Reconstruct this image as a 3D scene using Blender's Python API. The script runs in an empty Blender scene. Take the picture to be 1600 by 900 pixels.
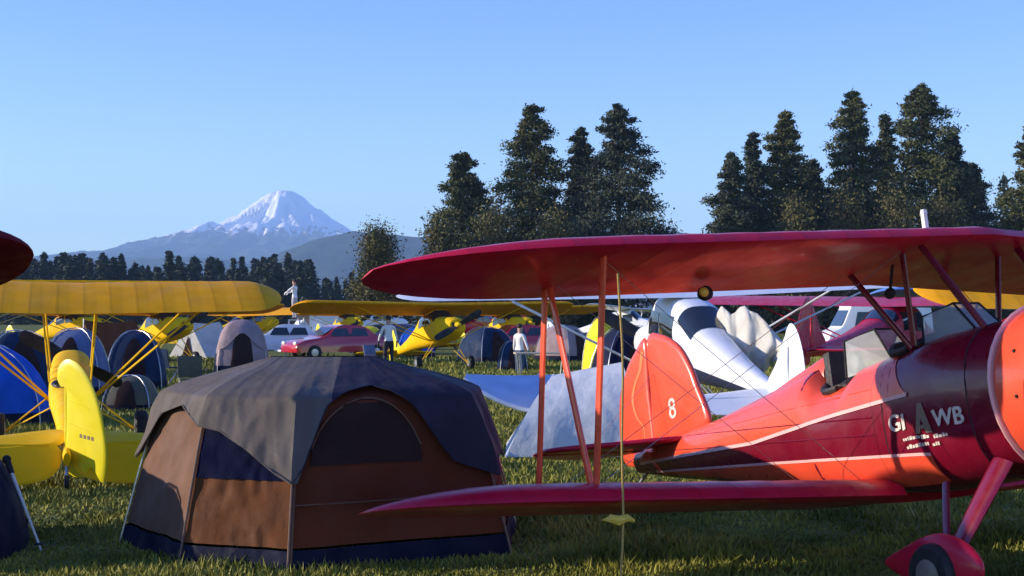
import bpy, bmesh, math, random
import numpy as np
from mathutils import Vector, Matrix, Euler, noise as mnoise

S = bpy.context.scene
COL = S.collection
R = math.radians
PI = math.pi

# ------------------------------------------------------------------ camera
cam_d = bpy.data.cameras.new('camera')
cam = bpy.data.objects.new('camera', cam_d)
COL.objects.link(cam)
cam.location = (0, 0, 1.75)
cam.rotation_euler = (R(90), 0, 0)
cam_d.sensor_width = 36.0
cam_d.lens = 36.0 * 2200 / 1600
cam_d.shift_y = 45 / 1600
cam_d.clip_start = 0.1
cam_d.clip_end = 60000
S.camera = cam
# ------------------------------------------------------------------ sky, sun, exposure
SUN_EL, SUN_AZ = R(14.5), R(-92)           # azimuth measured from +Y (the view) towards +X
sd = Vector((math.sin(SUN_AZ) * math.cos(SUN_EL), math.cos(SUN_AZ) * math.cos(SUN_EL), math.sin(SUN_EL)))
W = bpy.data.worlds.new('World')
S.world = W
W.use_nodes = True
nt = W.node_tree
sky = nt.nodes.new('ShaderNodeTexSky')
sky.sky_type = 'NISHITA'
sky.sun_disc = False
sky.sun_elevation = SUN_EL
sky.sun_rotation = SUN_AZ
sky.altitude = 200
sky.air_density = 1.0
sky.dust_density = 0.0
sky.ozone_density = 2.5
bg = nt.nodes['Background']
bg.inputs[1].default_value = 0.15
hs = nt.nodes.new('ShaderNodeHueSaturation')
hs.inputs['Hue'].default_value = 0.531
hs.inputs['Saturation'].default_value = 1.30
hs.inputs['Value'].default_value = 1.15
nt.links.new(sky.outputs[0], hs.inputs['Color'])
nt.links.new(hs.outputs[0], bg.inputs[0])
sun_d = bpy.data.lights.new('sun', 'SUN')
sun_d.energy = 4.9
sun_d.angle = R(0.5)
sun_d.color = (1.0, 0.88, 0.72)
sun = bpy.data.objects.new('sun', sun_d)
COL.objects.link(sun)
sun.location = (-40, 0, 30)
sun.rotation_euler = sd.to_track_quat('Z', 'Y').to_euler()
S.view_settings.view_transform = 'Standard'
S.view_settings.look = 'None'
S.view_settings.exposure = 0.8
S.view_settings.gamma = 1.0
S.cycles.max_bounces = 8
S.cycles.volume_bounces = 1
S.cycles.use_denoising = True

# ------------------------------------------------------------------ materials
def mat(name, col, rough=0.6, coat=0.0, var=0.12, nscale=6.0, bump=0.0, bscale=40.0, metal=0.0,
        spec=0.5, alpha=1.0, trans=0.0, sub=None, emit=None, coords='Object', stretch=None, ribs=None):
    m = bpy.data.materials.new(name)
    m.use_nodes = True
    t = m.node_tree
    N, L = t.nodes, t.links
    p = N['Principled BSDF']
    p.inputs['Roughness'].default_value = rough
    p.inputs['Metallic'].default_value = metal
    p.inputs['Coat Weight'].default_value = coat
    p.inputs['Coat Roughness'].default_value = 0.05
    p.inputs['Specular IOR Level'].default_value = spec
    p.inputs['Alpha'].default_value = alpha
    p.inputs['Transmission Weight'].default_value = trans
    tc = N.new('ShaderNodeTexCoord')
    src = tc.outputs[coords]
    if stretch:
        mp = N.new('ShaderNodeMapping')
        mp.inputs['Scale'].default_value = stretch
        L.new(src, mp.inputs[0])
        src = mp.outputs[0]
    n = N.new('ShaderNodeTexNoise')
    n.inputs['Scale'].default_value = nscale
    n.inputs['Detail'].default_value = 5
    L.new(src, n.inputs['Vector'])
    n0 = N.new('ShaderNodeTexNoise'); n0.inputs['Scale'].default_value = nscale * .8 + 1.5; n0.inputs['Detail'].default_value = 6
    L.new(src, n0.inputs['Vector'])
    rm = N.new('ShaderNodeMapRange'); L.new(n0.outputs['Fac'], rm.inputs[0]); rm.inputs[1].default_value = .3; rm.inputs[2].default_value = .7
    rm.inputs[3].default_value = rough * .75; rm.inputs[4].default_value = min(1, rough * 1.4); L.new(rm.outputs[0], p.inputs['Roughness'])
    r = N.new('ShaderNodeValToRGB')
    a = [max(0, c * (1 - var)) for c in col]
    b = [min(1, c * (1 + var)) for c in (sub or col)]
    r.color_ramp.elements[0].position = 0.32
    r.color_ramp.elements[1].position = 0.68
    r.color_ramp.elements[0].color = (*a, 1)
    r.color_ramp.elements[1].color = (*b, 1)
    L.new(n.outputs['Fac'], r.inputs['Fac'])
    L.new(r.outputs['Color'], p.inputs['Base Color'])
    if ribs:
        sp = N.new('ShaderNodeSeparateXYZ'); L.new(tc.outputs['Object'], sp.inputs[0])
        def mth(op, a, b=0.0):
            q = N.new('ShaderNodeMath'); q.operation = op
            for i, k in enumerate((a, b)):
                if isinstance(k, (int, float)): q.inputs[i].default_value = k
                else: L.new(k, q.inputs[i])
            return q.outputs[0]
        fy = mth('ABSOLUTE', mth('SUBTRACT', mth('FRACT', mth('DIVIDE', sp.outputs[1], ribs)), 0.5))
        tape = N.new('ShaderNodeMapRange'); L.new(fy, tape.inputs[0])
        tape.inputs[1].default_value = 0.05; tape.inputs[2].default_value = 0.075; tape.inputs[3].default_value = 1; tape.inputs[4].default_value = 0
        sag = mth('MULTIPLY', mth('SUBTRACT', 0.5, fy), 1.2)
        hgt = mth('ADD', sag, mth('MULTIPLY', tape.outputs[0], 0.12))
        rb = N.new('ShaderNodeBump'); rb.inputs['Strength'].default_value = 0.22; rb.inputs['Distance'].default_value = 0.02
        L.new(hgt, rb.inputs['Height']); L.new(rb.outputs['Normal'], p.inputs['Normal'])
        mul = N.new('ShaderNodeMixRGB'); mul.blend_type = 'MULTIPLY'; mul.inputs[0].default_value = 1
        tr_ = N.new('ShaderNodeMapRange'); L.new(tape.outputs[0], tr_.inputs[0]); tr_.inputs[3].default_value = 1.0; tr_.inputs[4].default_value = 0.90
        L.new(r.outputs['Color'], mul.inputs[1]); L.new(tr_.outputs[0], mul.inputs[2]); L.new(mul.outputs[0], p.inputs['Base Color'])
    elif bump > 0:
        n2 = N.new('ShaderNodeTexNoise')
        n2.inputs['Scale'].default_value = bscale
        n2.inputs['Detail'].default_value = 4
        L.new(src, n2.inputs['Vector'])
        bp = N.new('ShaderNodeBump')
        bp.inputs['Strength'].default_value = bump
        bp.inputs['Distance'].default_value = 0.02
        L.new(n2.outputs['Fac'], bp.inputs['Height'])
        L.new(bp.outputs['Normal'], p.inputs['Normal'])
    if emit:
        p.inputs['Emission Color'].default_value = (*col, 1)
        p.inputs['Emission Strength'].default_value = emit
    return m

M = {}
M['red'] = mat('red_dope', (0.54, 0.006, 0.036), 0.36, coat=0.15, spec=0.35, var=0.06, bump=0.05, bscale=6)
M['red_wing'] = mat('red_wing_fabric', (0.54, 0.006, 0.036), 0.36, coat=0.15, var=0.10, spec=0.35, nscale=2.5, ribs=.30)
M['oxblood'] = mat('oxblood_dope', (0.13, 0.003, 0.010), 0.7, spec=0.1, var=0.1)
M['maroon'] = mat('maroon_dope', (0.17, 0.003, 0.018), 0.28, coat=0.3, var=0.06, bump=0.05, bscale=5)
M['orange'] = mat('orange_red_dope', (0.80, 0.085, 0.035), 0.28, coat=0.3, var=0.07, nscale=4, bump=0.05, bscale=8)
M['pinstripe'] = mat('pale_pinstripe', (0.85, 0.45, 0.42), 0.4, var=0.03)
M['cream'] = mat('cream_lettering', (0.70, 0.58, 0.49), 0.5, var=0.18, nscale=25)
M['lightorange'] = mat('light_orange_trim', (0.85, 0.22, 0.08), 0.35, coat=0.3, var=0.05)
M['tan'] = mat('tan_emblem', (0.22, 0.15, 0.09), 0.5, var=0.15, nscale=30)
M['yellow'] = mat('yellow_dope', (0.84, 0.50, 0.006), 0.6, spec=0.1, var=0.06, nscale=3, bump=0.05, bscale=6)  # fuselage yellow, its colour lightened for the sunlit flank
M['yellow_wing'] = mat('yellow_wing_fabric', (0.82, 0.355, 0.003), 0.6, spec=0.1, var=0.10, nscale=2.5, ribs=.33)  # amber of the shaded backs put into the wing yellow
M['lemon'] = mat('sunlit_yellow_dope', (0.90, 0.74, 0.02), 0.35, coat=0.2, var=0.05, nscale=4, bump=0.08, bscale=5)  # airplane yellow with the sunlight on fin and rudder put into the colour
M['white'] = mat('white_paint', (0.80, 0.80, 0.80), 0.35, coat=0.2, var=0.04, nscale=3)
M['creampaint'] = mat('cream_paint', (0.62, 0.50, 0.34), 0.4, var=0.06, nscale=3)
M['navy'] = mat('navy_paint', (0.025, 0.03, 0.075), 0.35, coat=0.2, var=0.1)
M['glass'] = mat('tinted_glass', (0.02, 0.025, 0.03), 0.05, coat=0.5, var=0.1)
M['clear'] = mat('scuffed_acrylic', (0.60, 0.68, 0.70), 0.12, var=0.1, alpha=0.45, nscale=8)
M['black'] = mat('black_rubber', (0.015, 0.015, 0.016), 0.75, var=0.3, nscale=20)
M['dark'] = mat('dark_interior', (0.02, 0.018, 0.018), 0.8, var=0.3)
M['steel'] = mat('steel', (0.45, 0.45, 0.46), 0.35, metal=0.9, var=0.15, nscale=15)
M['leather'] = mat('black_leather', (0.03, 0.022, 0.02), 0.5, var=0.25, bump=0.3, bscale=30)
M['tent_webbing'] = mat('brown_webbing', (.16, .10, .075), .8, var=.2, nscale=40)
M['rope'] = mat('yellow_rope', (0.42, 0.27, 0.07), 0.85, var=0.3, nscale=120)
M['amber'] = mat('amber_lens', (0.85, 0.55, 0.08), 0.1, coat=0.5, var=0.05)
# tents
def cloth(name, col, var=0.16, rough=0.75, sub=None):
    return mat(name, col, rough, var=var, nscale=2.5, bump=0.7, bscale=6, sub=sub, spec=0.15)
M['tent_brown'] = cloth('brown_tent_fabric', (0.125, 0.043, 0.015))
M['tent_rust'] = cloth('rust_tent_fabric', (0.120, 0.029, 0.012))
M['tent_tan'] = cloth('tan_tent_fabric', (0.17, 0.09, 0.058))
M['tent_mesh'] = mat('dark_tent_mesh', (0.040, 0.022, 0.020), 0.95, spec=0.05, var=0.12, nscale=5, bump=0.3, bscale=80)
M['tent_navymesh'] = mat('navy_tent_mesh', (0.006, 0.008, 0.032), 0.95, spec=0.05, var=0.12, nscale=5, bump=0.3, bscale=80)
M['tent_navy'] = cloth('navy_tent_fabric', (0.007, 0.009, 0.030))
M['fly_grey'] = cloth('grey_rainfly', (0.125, 0.105, 0.092))
M['fly_navy'] = cloth('slate_rainfly', (0.030, 0.026, 0.042))
M['piping'] = mat('pale_webbing', (0.42, 0.36, 0.34), 0.8, var=0.15, nscale=40)
M['blue_tent'] = cloth('bright_blue_fabric', (0.012, 0.10, 0.52), var=0.18)
M['slate_tent'] = cloth('slate_blue_fabric', (0.12, 0.15, 0.26))
M['darktent'] = cloth('dark_teal_fabric', (0.015, 0.03, 0.07))
M['mauve_tent'] = cloth('mauve_fabric', (0.30, 0.22, 0.22))
M['silver'] = cloth('silver_fabric', (0.64, 0.65, 0.64), var=0.08)
M['awning'] = cloth('pale_blue_fabric', (0.45, 0.55, 0.70), var=0.08)
M['canvas'] = cloth('beige_canvas', (0.56, 0.53, 0.46), var=0.12)
M['yellow_tent'] = cloth('yellow_fabric', (0.85, 0.68, 0.03))
M['bark'] = mat('bark', (0.11, 0.075, 0.05), 0.95, var=0.35, nscale=3, bump=0.6, bscale=10)
M['carred'] = mat('red_car_paint', (0.5, 0.015, 0.03), 0.2, coat=0.8, var=0.04)
M['plastic'] = mat('white_plastic', (0.75, 0.74, 0.70), 0.4, var=0.05)
M['roofwhite'] = mat('hangar_sheeting', (0.66, 0.67, 0.70), 0.5, var=0.06, nscale=0.3)
M['hangwall'] = mat('hangar_wall', (0.30, 0.22, 0.18), 0.7, var=0.1, nscale=0.3)
M['blueplane'] = mat('sky_blue_paint', (0.10, 0.22, 0.55), 0.35, coat=0.2, var=0.06)
M['oliveplastic'] = mat('olive_fabric', (0.09, 0.085, 0.05), 0.8, var=0.25)
M['skin'] = mat('skin', (0.50, 0.30, 0.22), 0.55, var=0.06)
M['hair'] = mat('dark_hair', (0.04, 0.025, 0.018), 0.7, var=0.3, nscale=40)

def foliage(name, dark, light, rough=0.7):
    m = mat(name, dark, rough, var=0.25, nscale=0.45, sub=light, spec=0.2)
    return m
M['fir'] = foliage('fir_needles', (0.026, 0.040, 0.020), (0.115, 0.118, 0.042))
M['fir_blue'] = foliage('blue_green_needles', (0.024, 0.036, 0.028), (0.080, 0.088, 0.050))
M['fir_olive'] = foliage('olive_needles', (0.034, 0.044, 0.016), (0.125, 0.120, 0.042))
M['broad'] = foliage('olive_leaves', (0.05, 0.055, 0.022), (0.14, 0.12, 0.045))
M['farfir'] = foliage('far_needles', (0.022, 0.034, 0.026), (0.05, 0.065, 0.04))

# ------------------------------------------------------------------ mesh helpers
class MB:
    def __init__(s): s.v, s.f, s.m = [], [], []
    def add(s, vs, fs, mi=0):
        o = len(s.v)
        s.v += [tuple(v) for v in vs]
        s.f += [tuple(i + o for i in f) for f in fs]
        s.m += [mi] * len(fs)
        return s
    def box(s, c, d, rot=None, mi=0, taper=(1, 1)):
        x, y, z = [k / 2 for k in d]
        vs = []
        for sz in (-1, 1):
            tx, ty = (taper if sz > 0 else (1, 1))
            for sx, sy in ((-1, -1), (1, -1), (1, 1), (-1, 1)):
                vs.append(Vector((sx * x * tx, sy * y * ty, sz * z)))
        if rot is not None:
            q = Euler(rot).to_matrix()
            vs = [q @ v for v in vs]
        vs = [v + Vector(c) for v in vs]
        return s.add(vs, [(3, 2, 1, 0), (4, 5, 6, 7), (0, 1, 5, 4), (1, 2, 6, 5), (2, 3, 7, 6), (3, 0, 4, 7)], mi)
    def rings(s, rs, cap=True, closed=True, mi=0):
        n = len(rs[0])
        vs = [p for r in rs for p in r]
        fs = []
        for i in range(len(rs) - 1):
            for j in range(n if closed else n - 1):
                k = (j + 1) % n
                fs.append((i * n + j, i * n + k, (i + 1) * n + k, (i + 1) * n + j))
        if cap and closed:
            fs.append(tuple(range(n - 1, -1, -1)))
            fs.append(tuple((len(rs) - 1) * n + j for j in range(n)))
        return s.add(vs, fs, mi)
    def tube(s, pts, rad, n=8, flat=1.0, mi=0):
        pts = [Vector(p) for p in pts]
        if not isinstance(rad, (list, tuple)): rad = [rad] * len(pts)
        rs = []
        for i, p in enumerate(pts):
            t = (pts[min(i + 1, len(pts) - 1)] - pts[max(i - 1, 0)]).normalized()
            up = Vector((1, 0, 0)) if abs(t.x) < 0.75 else Vector((0, 0, 1))
            a = (up - t * up.dot(t)).normalized()
            b = t.cross(a)
            rs.append([p + (a * math.cos(q) + b * math.sin(q) * flat) * rad[i]
                       for q in [2 * PI * k / n for k in range(n)]])
        return s.rings(rs, mi=mi)
    def lathe(s, prof, c, axis='y', n=20, mi=0):
        rs = []
        for (h, r) in prof:
            ring = []
            for k in range(n):
                a = 2 * PI * k / n
                u, w = r * math.cos(a), r * math.sin(a)
                if axis == 'y': p = (c[0] + u, c[1] + h, c[2] - w)
                elif axis == 'x': p = (c[0] + h, c[1] + u, c[2] + w)
                else: p = (c[0] + u, c[1] + w, c[2] + h)
                ring.append(p)
            rs.append(ring)
        return s.rings(rs, mi=mi)
    def ball(s, c, r, n=10, m=6, mi=0):
        if not isinstance(r, (list, tuple)): r = (r, r, r)
        rs = []
        for i in range(m + 1):
            a = -PI / 2 + PI * (i + 0.02) / (m + 0.04)
            rs.append([(c[0] + r[0] * math.cos(a) * math.cos(2 * PI * k / n),
                        c[1] + r[1] * math.cos(a) * math.sin(2 * PI * k / n),
                        c[2] + r[2] * math.sin(a)) for k in range(n)])
        return s.rings(rs, mi=mi)
    def grid(s, fn, nu, nv, mi=0):
        vs = [fn(i / nu, j / nv) for i in range(nu + 1) for j in range(nv + 1)]
        fs = [(i * (nv + 1) + j, (i + 1) * (nv + 1) + j, (i + 1) * (nv + 1) + j + 1, i * (nv + 1) + j + 1)
              for i in range(nu) for j in range(nv)]
        return s.add(vs, fs, mi)
    def build(s, name, mt, parent=None, smooth=True, angle=35, loc=None):
        me = bpy.data.meshes.new(name)
        me.from_pydata(s.v, [], s.f)
        for x in (mt if isinstance(mt, (list, tuple)) else [mt]):
            me.materials.append(x)
        if isinstance(mt, (list, tuple)):
            me.polygons.foreach_set('material_index', s.m)
        bm = bmesh.new(); bm.from_mesh(me)
        bmesh.ops.recalc_face_normals(bm, faces=bm.faces)
        bm.to_mesh(me); bm.free()
        if smooth:
            me.shade_smooth()
            me.set_sharp_from_angle(angle=R(angle))
        me.update()
        o = bpy.data.objects.new(name, me)
        COL.objects.link(o)
        if parent is not None: o.parent = parent
        if loc: o.location = loc
        return o

def tag(o, label=None, cat=None, group=None, kind=None):
    if label: o['label'] = label
    if cat: o['category'] = cat
    if group: o['group'] = group
    if kind: o['kind'] = kind
    return o
def thing(name, label, cat, loc=(0, 0, 0), rot=(0, 0, 0), group=None):
    o = bpy.data.objects.new(name, None)
    o.empty_display_size = 0.2
    COL.objects.link(o)
    o.location = loc
    o.rotation_euler = rot
    return tag(o, label, cat, group)
def copy_tree(o, parent=None):
    c = o.copy()
    COL.objects.link(c)
    if parent is not None: c.parent = parent
    for ch in list(o.children):
        copy_tree(ch, c)
    return c
def px(x, Y):                       # lateral position of an image column at depth Y
    return (x - 800) / 2200 * Y
def gy(y):                          # ground depth of an image row
    return 1.75 * 2200 / (y - 495)
def pz(y, Y): return 1.75 - (y - 495) / 2200 * Y
def smoothstep(a, b, x):
    t = min(1, max(0, (x - a) / (b - a)))
    return t * t * (3 - 2 * t)

# ------------------------------------------------------------------ ground
def ground_mat():
    m = bpy.data.materials.new('mown_grass')
    m.use_nodes = True
    t = m.node_tree; N, L = t.nodes, t.links
    p = N['Principled BSDF']
    p.inputs['Roughness'].default_value = 0.9
    p.inputs['Specular IOR Level'].default_value = 0.15
    tc = N.new('ShaderNodeTexCoord')
    n1 = N.new('ShaderNodeTexNoise'); n1.inputs['Scale'].default_value = 0.35; n1.inputs['Detail'].default_value = 6
    n2 = N.new('ShaderNodeTexNoise'); n2.inputs['Scale'].default_value = 5.0; n2.inputs['Detail'].default_value = 8
    r1 = N.new('ShaderNodeValToRGB'); r2 = N.new('ShaderNodeValToRGB')
    r1.color_ramp.elements[0].color = (0.12, 0.155, 0.022, 1); r1.color_ramp.elements[1].color = (0.21, 0.205, 0.05, 1)
    r1.color_ramp.elements[0].position = 0.35; r1.color_ramp.elements[1].position = 0.65
    r2.color_ramp.elements[0].color = (0.55, 0.55, 0.5, 1); r2.color_ramp.elements[1].color = (1.25, 1.2, 1.1, 1)
    mx = N.new('ShaderNodeMixRGB'); mx.blend_type = 'MULTIPLY'; mx.inputs[0].default_value = 1
    for n in (n1, n2): L.new(tc.outputs['Object'], n.inputs['Vector'])
    L.new(n1.outputs['Fac'], r1.inputs[0]); L.new(n2.outputs['Fac'], r2.inputs[0])
    L.new(r1.outputs[0], mx.inputs[1]); L.new(r2.outputs[0], mx.inputs[2])
    L.new(mx.outputs[0], p.inputs['Base Color'])
    b = N.new('ShaderNodeBump'); b.inputs['Strength'].default_value = 0.8; b.inputs['Distance'].default_value = 0.06
    n3 = N.new('ShaderNodeTexNoise'); n3.inputs['Scale'].default_value = 14; n3.inputs['Detail'].default_value = 6
    L.new(tc.outputs['Object'], n3.inputs['Vector'])
    L.new(n3.outputs['Fac'], b.inputs['Height']); L.new(b.outputs['Normal'], p.inputs['Normal'])
    return m
M['ground'] = ground_mat()
g = MB()
g.add([(-9000, -800, 0), (9000, -800, 0), (9000, 14000, 0), (-9000, 14000, 0)], [(0, 1, 2, 3)])
tag(g.build('ground', M['ground'], smooth=False), kind='structure')

def grass_mat():
    m = mat('grass_blade', (0.115, 0.145, 0.016), 0.6, var=0.2, nscale=1.2, sub=(0.28, 0.26, 0.045), spec=0.25)
    return m
M['blade'] = grass_mat()
def grass():
    rng = np.random.default_rng(5)
    n = 330000
    u = rng.random(n)
    Y = 8.6 * (60 / 8.6) ** (u ** 1.25)
    X = (rng.random(n) * 2 - 1) * (0.38 * Y + 3.5)
    h = rng.uniform(0.018, 0.052, n) * (1 + 0.35 * np.sin(X * 2.1 + 1.3 * np.sin(Y * 1.7))) * (0.8 + Y / 28)
    patch = np.sin(X * 1.3 + 2 * np.sin(Y * .9)) * np.sin(Y * 1.9 + X * .7) + .6 * np.sin(X * 5.3 + Y * 3.1) * np.sin(Y * 6.7 - X * 2.2)
    h *= np.clip(1 + .45 * patch, .35, 1.9) * np.where(rng.random(n) < .03, 1.7, 1)
    w = rng.uniform(0.004, 0.009, n) * (0.75 + Y / 12)
    a = rng.random(n) * 2 * PI
    lx, ly = rng.normal(0, 0.45, n) * h, rng.normal(0, 0.45, n) * h
    v = np.zeros((n, 3, 3), np.float32)
    v[:, 0] = np.stack([X - w * np.cos(a), Y - w * np.sin(a), np.zeros(n) - 0.002], 1)
    v[:, 1] = np.stack([X + w * np.cos(a), Y + w * np.sin(a), np.zeros(n) - 0.002], 1)
    v[:, 2] = np.stack([X + lx, Y + ly, h], 1)
    o = tri_mesh('grass', v.reshape(-1, 3), M['blade'])
    tag(o, 'short mown grass blades of the airfield', 'grass', kind='stuff')
def tri_mesh(name, verts, m, parent=None):
    n = len(verts) // 3
    me = bpy.data.meshes.new(name)
    me.vertices.add(n * 3)
    me.vertices.foreach_set('co', np.asarray(verts, np.float32).ravel())
    me.loops.add(n * 3)
    me.loops.foreach_set('vertex_index', np.arange(n * 3, dtype=np.int32))
    me.polygons.add(n)
    me.polygons.foreach_set('loop_start', np.arange(0, n * 3, 3, dtype=np.int32))
    me.polygons.foreach_set('loop_total', np.full(n, 3, np.int32))
    me.materials.append(m)
    me.update(calc_edges=True)
    o = bpy.data.objects.new(name, me)
    COL.objects.link(o)
    if parent is not None: o.parent = parent
    return o
grass()

# ------------------------------------------------------------------ mountain and hills
def terrain_mat(name, kind):
    m = bpy.data.materials.new(name)
    m.use_nodes = True
    t = m.node_tree; N, L = t.nodes, t.links
    p = N['Principled BSDF']
    p.inputs['Roughness'].default_value = 0.9
    p.inputs['Specular IOR Level'].default_value = 0.1
    tc = N.new('ShaderNodeTexCoord')
    n1 = N.new('ShaderNodeTexNoise'); n1.inputs['Scale'].default_value = 0.012 if kind == 'mtn' else 0.02
    n1.inputs['Detail'].default_value = 8; n1.inputs['Roughness'].default_value = 0.6
    L.new(tc.outputs['Object'], n1.inputs['Vector'])
    fr = N.new('ShaderNodeValToRGB')
    fr.color_ramp.elements[0].color = (0.018, 0.030, 0.030, 1); fr.color_ramp.elements[1].color = (0.050, 0.066, 0.046, 1)
    fr.color_ramp.elements[0].position = 0.38; fr.color_ramp.elements[1].position = 0.62
    L.new(n1.outputs['Fac'], fr.inputs[0])
    if kind != 'mtn':
        L.new(fr.outputs[0], p.inputs['Base Color'])
        return m
    sx = N.new('ShaderNodeSeparateXYZ'); L.new(tc.outputs['Object'], sx.inputs[0])
    rock = N.new('ShaderNodeValToRGB')
    rock.color_ramp.elements[0].color = (0.10, 0.085, 0.085, 1); rock.color_ramp.elements[1].color = (0.24, 0.19, 0.17, 1)
    L.new(n1.outputs['Fac'], rock.inputs[0])
    # snow line: height plus noise, steep faces shed it
    n2 = N.new('ShaderNodeTexNoise'); n2.inputs['Scale'].default_value = 0.016; n2.inputs['Detail'].default_value = 7
    mp = N.new('ShaderNodeMapping'); mp.inputs['Scale'].default_value = (1.6, 1.0, 0.45)
    L.new(tc.outputs['Object'], mp.inputs[0]); L.new(mp.outputs[0], n2.inputs['Vector'])
    def math_(op, a, b):
        q = N.new('ShaderNodeMath'); q.operation = op
        for i, k in enumerate((a, b)):
            if isinstance(k, (int, float)): q.inputs[i].default_value = k
            else: L.new(k, q.inputs[i])
        return q.outputs[0]
    def ramp(v, a, b):
        q = N.new('ShaderNodeMapRange'); q.interpolation_type = 'SMOOTHSTEP'
        L.new(v, q.inputs[0]); q.inputs[1].default_value = a; q.inputs[2].default_value = b
        return q.outputs[0]
    hz = math_('ADD', sx.outputs[2], math_('MULTIPLY', math_('SUBTRACT', n2.outputs['Fac'], 0.5), 300))
    snow = ramp(hz, 490, 545)
    treel = ramp(math_('ADD', sx.outputs[2], math_('MULTIPLY', math_('SUBTRACT', n1.outputs['Fac'], 0.5), 160)), 440, 520)
    m1 = N.new('ShaderNodeMixRGB'); L.new(treel, m1.inputs[0]); L.new(fr.outputs[0], m1.inputs[1]); L.new(rock.outputs[0], m1.inputs[2])
    m2 = N.new('ShaderNodeMixRGB'); L.new(snow, m2.inputs[0]); L.new(m1.outputs[0], m2.inputs[1]); m2.inputs[2].default_value = (0.93, 0.92, 0.93, 1)
    L.new(m2.outputs[0], p.inputs['Base Color'])
    return m
MY = 9000.0
prof_px = [(-400, 445), (-100, 428), (60, 412), (160, 400), (200, 391), (250, 377), (300, 364), (345, 351), (368, 341), (395, 321), (418, 304),
           (432, 299), (445, 297), (462, 301), (474, 308), (492, 324), (520, 342), (552, 363), (590, 378), (660, 398), (800, 425), (1100, 455), (1500, 480)]
PXs = np.array([px(a, MY) for a, b in prof_px]); PZs = np.array([pz(b, MY) for a, b in prof_px])
def mountain():
    cx = px(442, MY)
    rng = np.random.default_rng(3)
    nx, ny = 300, 110
    xs = np.linspace(px(-150, MY), px(1150, MY), nx)
    ys = np.linspace(-1900, 1500, ny)
    XX, DD = np.meshgrid(xs - cx, ys, indexing='ij')
    side = XX / np.sqrt(XX ** 2 + (DD * 0.9) ** 2 + 1)
    rad = np.sqrt(XX ** 2 + (DD * 0.9) ** 2)
    left = np.interp(cx - rad, PXs, PZs); right = np.interp(cx + rad, PXs, PZs)
    wgt = 0.5 + 0.5 * side
    Z = left * (1 - wgt) + right * wgt
    ang = np.arctan2(DD, XX)
    for i in range(nx):
        for j in range(ny):
            q = Vector((math.cos(ang[i, j]) * 3.2, math.sin(ang[i, j]) * 3.2, rad[i, j] * 0.0011))
            rid = abs(mnoise.fractal(q * 1.1, 0.9, 2.1, 4)) * 2 - 0.35
            fine = mnoise.fractal(Vector((XX[i, j] * .008, DD[i, j] * .008, 3)), 0.8, 2.1, 4)
            k = min(1, rad[i, j] / 260) * min(1, max(0.15, Z[i, j] / 700))
            front = 1 - abs(side[i, j]) ** 6 * 0.85
            Z[i, j] += k * front * (rid * -75 + fine * 34) + (1 - front) * fine * 10 * k
    Z = np.maximum(Z, -4)
    me = MB()
    vs = [(float(xs[i] - cx), float(ys[j]), float(Z[i, j])) for i in range(nx) for j in range(ny)]
    fs = [(i * ny + j, (i + 1) * ny + j, (i + 1) * ny + j + 1, i * ny + j + 1) for i in range(nx - 1) for j in range(ny - 1)]
    me.add(vs, fs)
    o = me.build('mountain', terrain_mat('snow_and_rock', 'mtn'), angle=180)
    o.location = (cx, MY, 0)
    tag(o, kind='structure')
mountain()
def ridge(name, Y, prof, depth, seed, amp):
    xs_ = np.array([px(a, Y) for a, b in prof]); zs_ = np.array([pz(b, Y) for a, b in prof])
    nx, ny = 180, 26
    xs = np.linspace(xs_[0], xs_[-1], nx)
    me = MB()
    vs = []
    for i in range(nx):
        zt = np.interp(xs[i], xs_, zs_)
        for j in range(ny):
            t = j / (ny - 1) * 2 - 1
            f = math.cos(t * PI / 2) ** 1.3
            q = mnoise.fractal(Vector((xs[i] / 260, t * 2.2 + seed, seed)), 0.9, 2.1, 4)
            vs.append((float(xs[i]), float(t * depth), float(zt * f + q * amp * (f if abs(t) > .08 else 0.25))) if 0 < j < ny - 1 else (float(xs[i]), float(t * depth), -3.0))
    fs = [(i * ny + j, (i + 1) * ny + j, (i + 1) * ny + j + 1, i * ny + j + 1) for i in range(nx - 1) for j in range(ny - 1)]
    me.add(vs, fs)
    o = me.build(name, M['hill'], angle=180)
    o.location = (0, Y, 0)
    tag(o, kind='structure')
M['hill'] = terrain_mat('forest_slope', 'hill')
ridge('hill', 5200, [(-300, 470), (0, 452), (150, 425), (230, 406), (300, 402), (360, 407), (430, 420), (520, 450), (600, 485)], 700, 1.3, 26)
ridge('hill', 4200, [(330, 470), (370, 440), (400, 412), (450, 391), (500, 377), (560, 367), (620, 366), (700, 372), (860, 368), (960, 362), (1040, 361), (1100, 368), (1200, 380), (1500, 392), (1900, 400)], 800, 4.7, 26)

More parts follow.
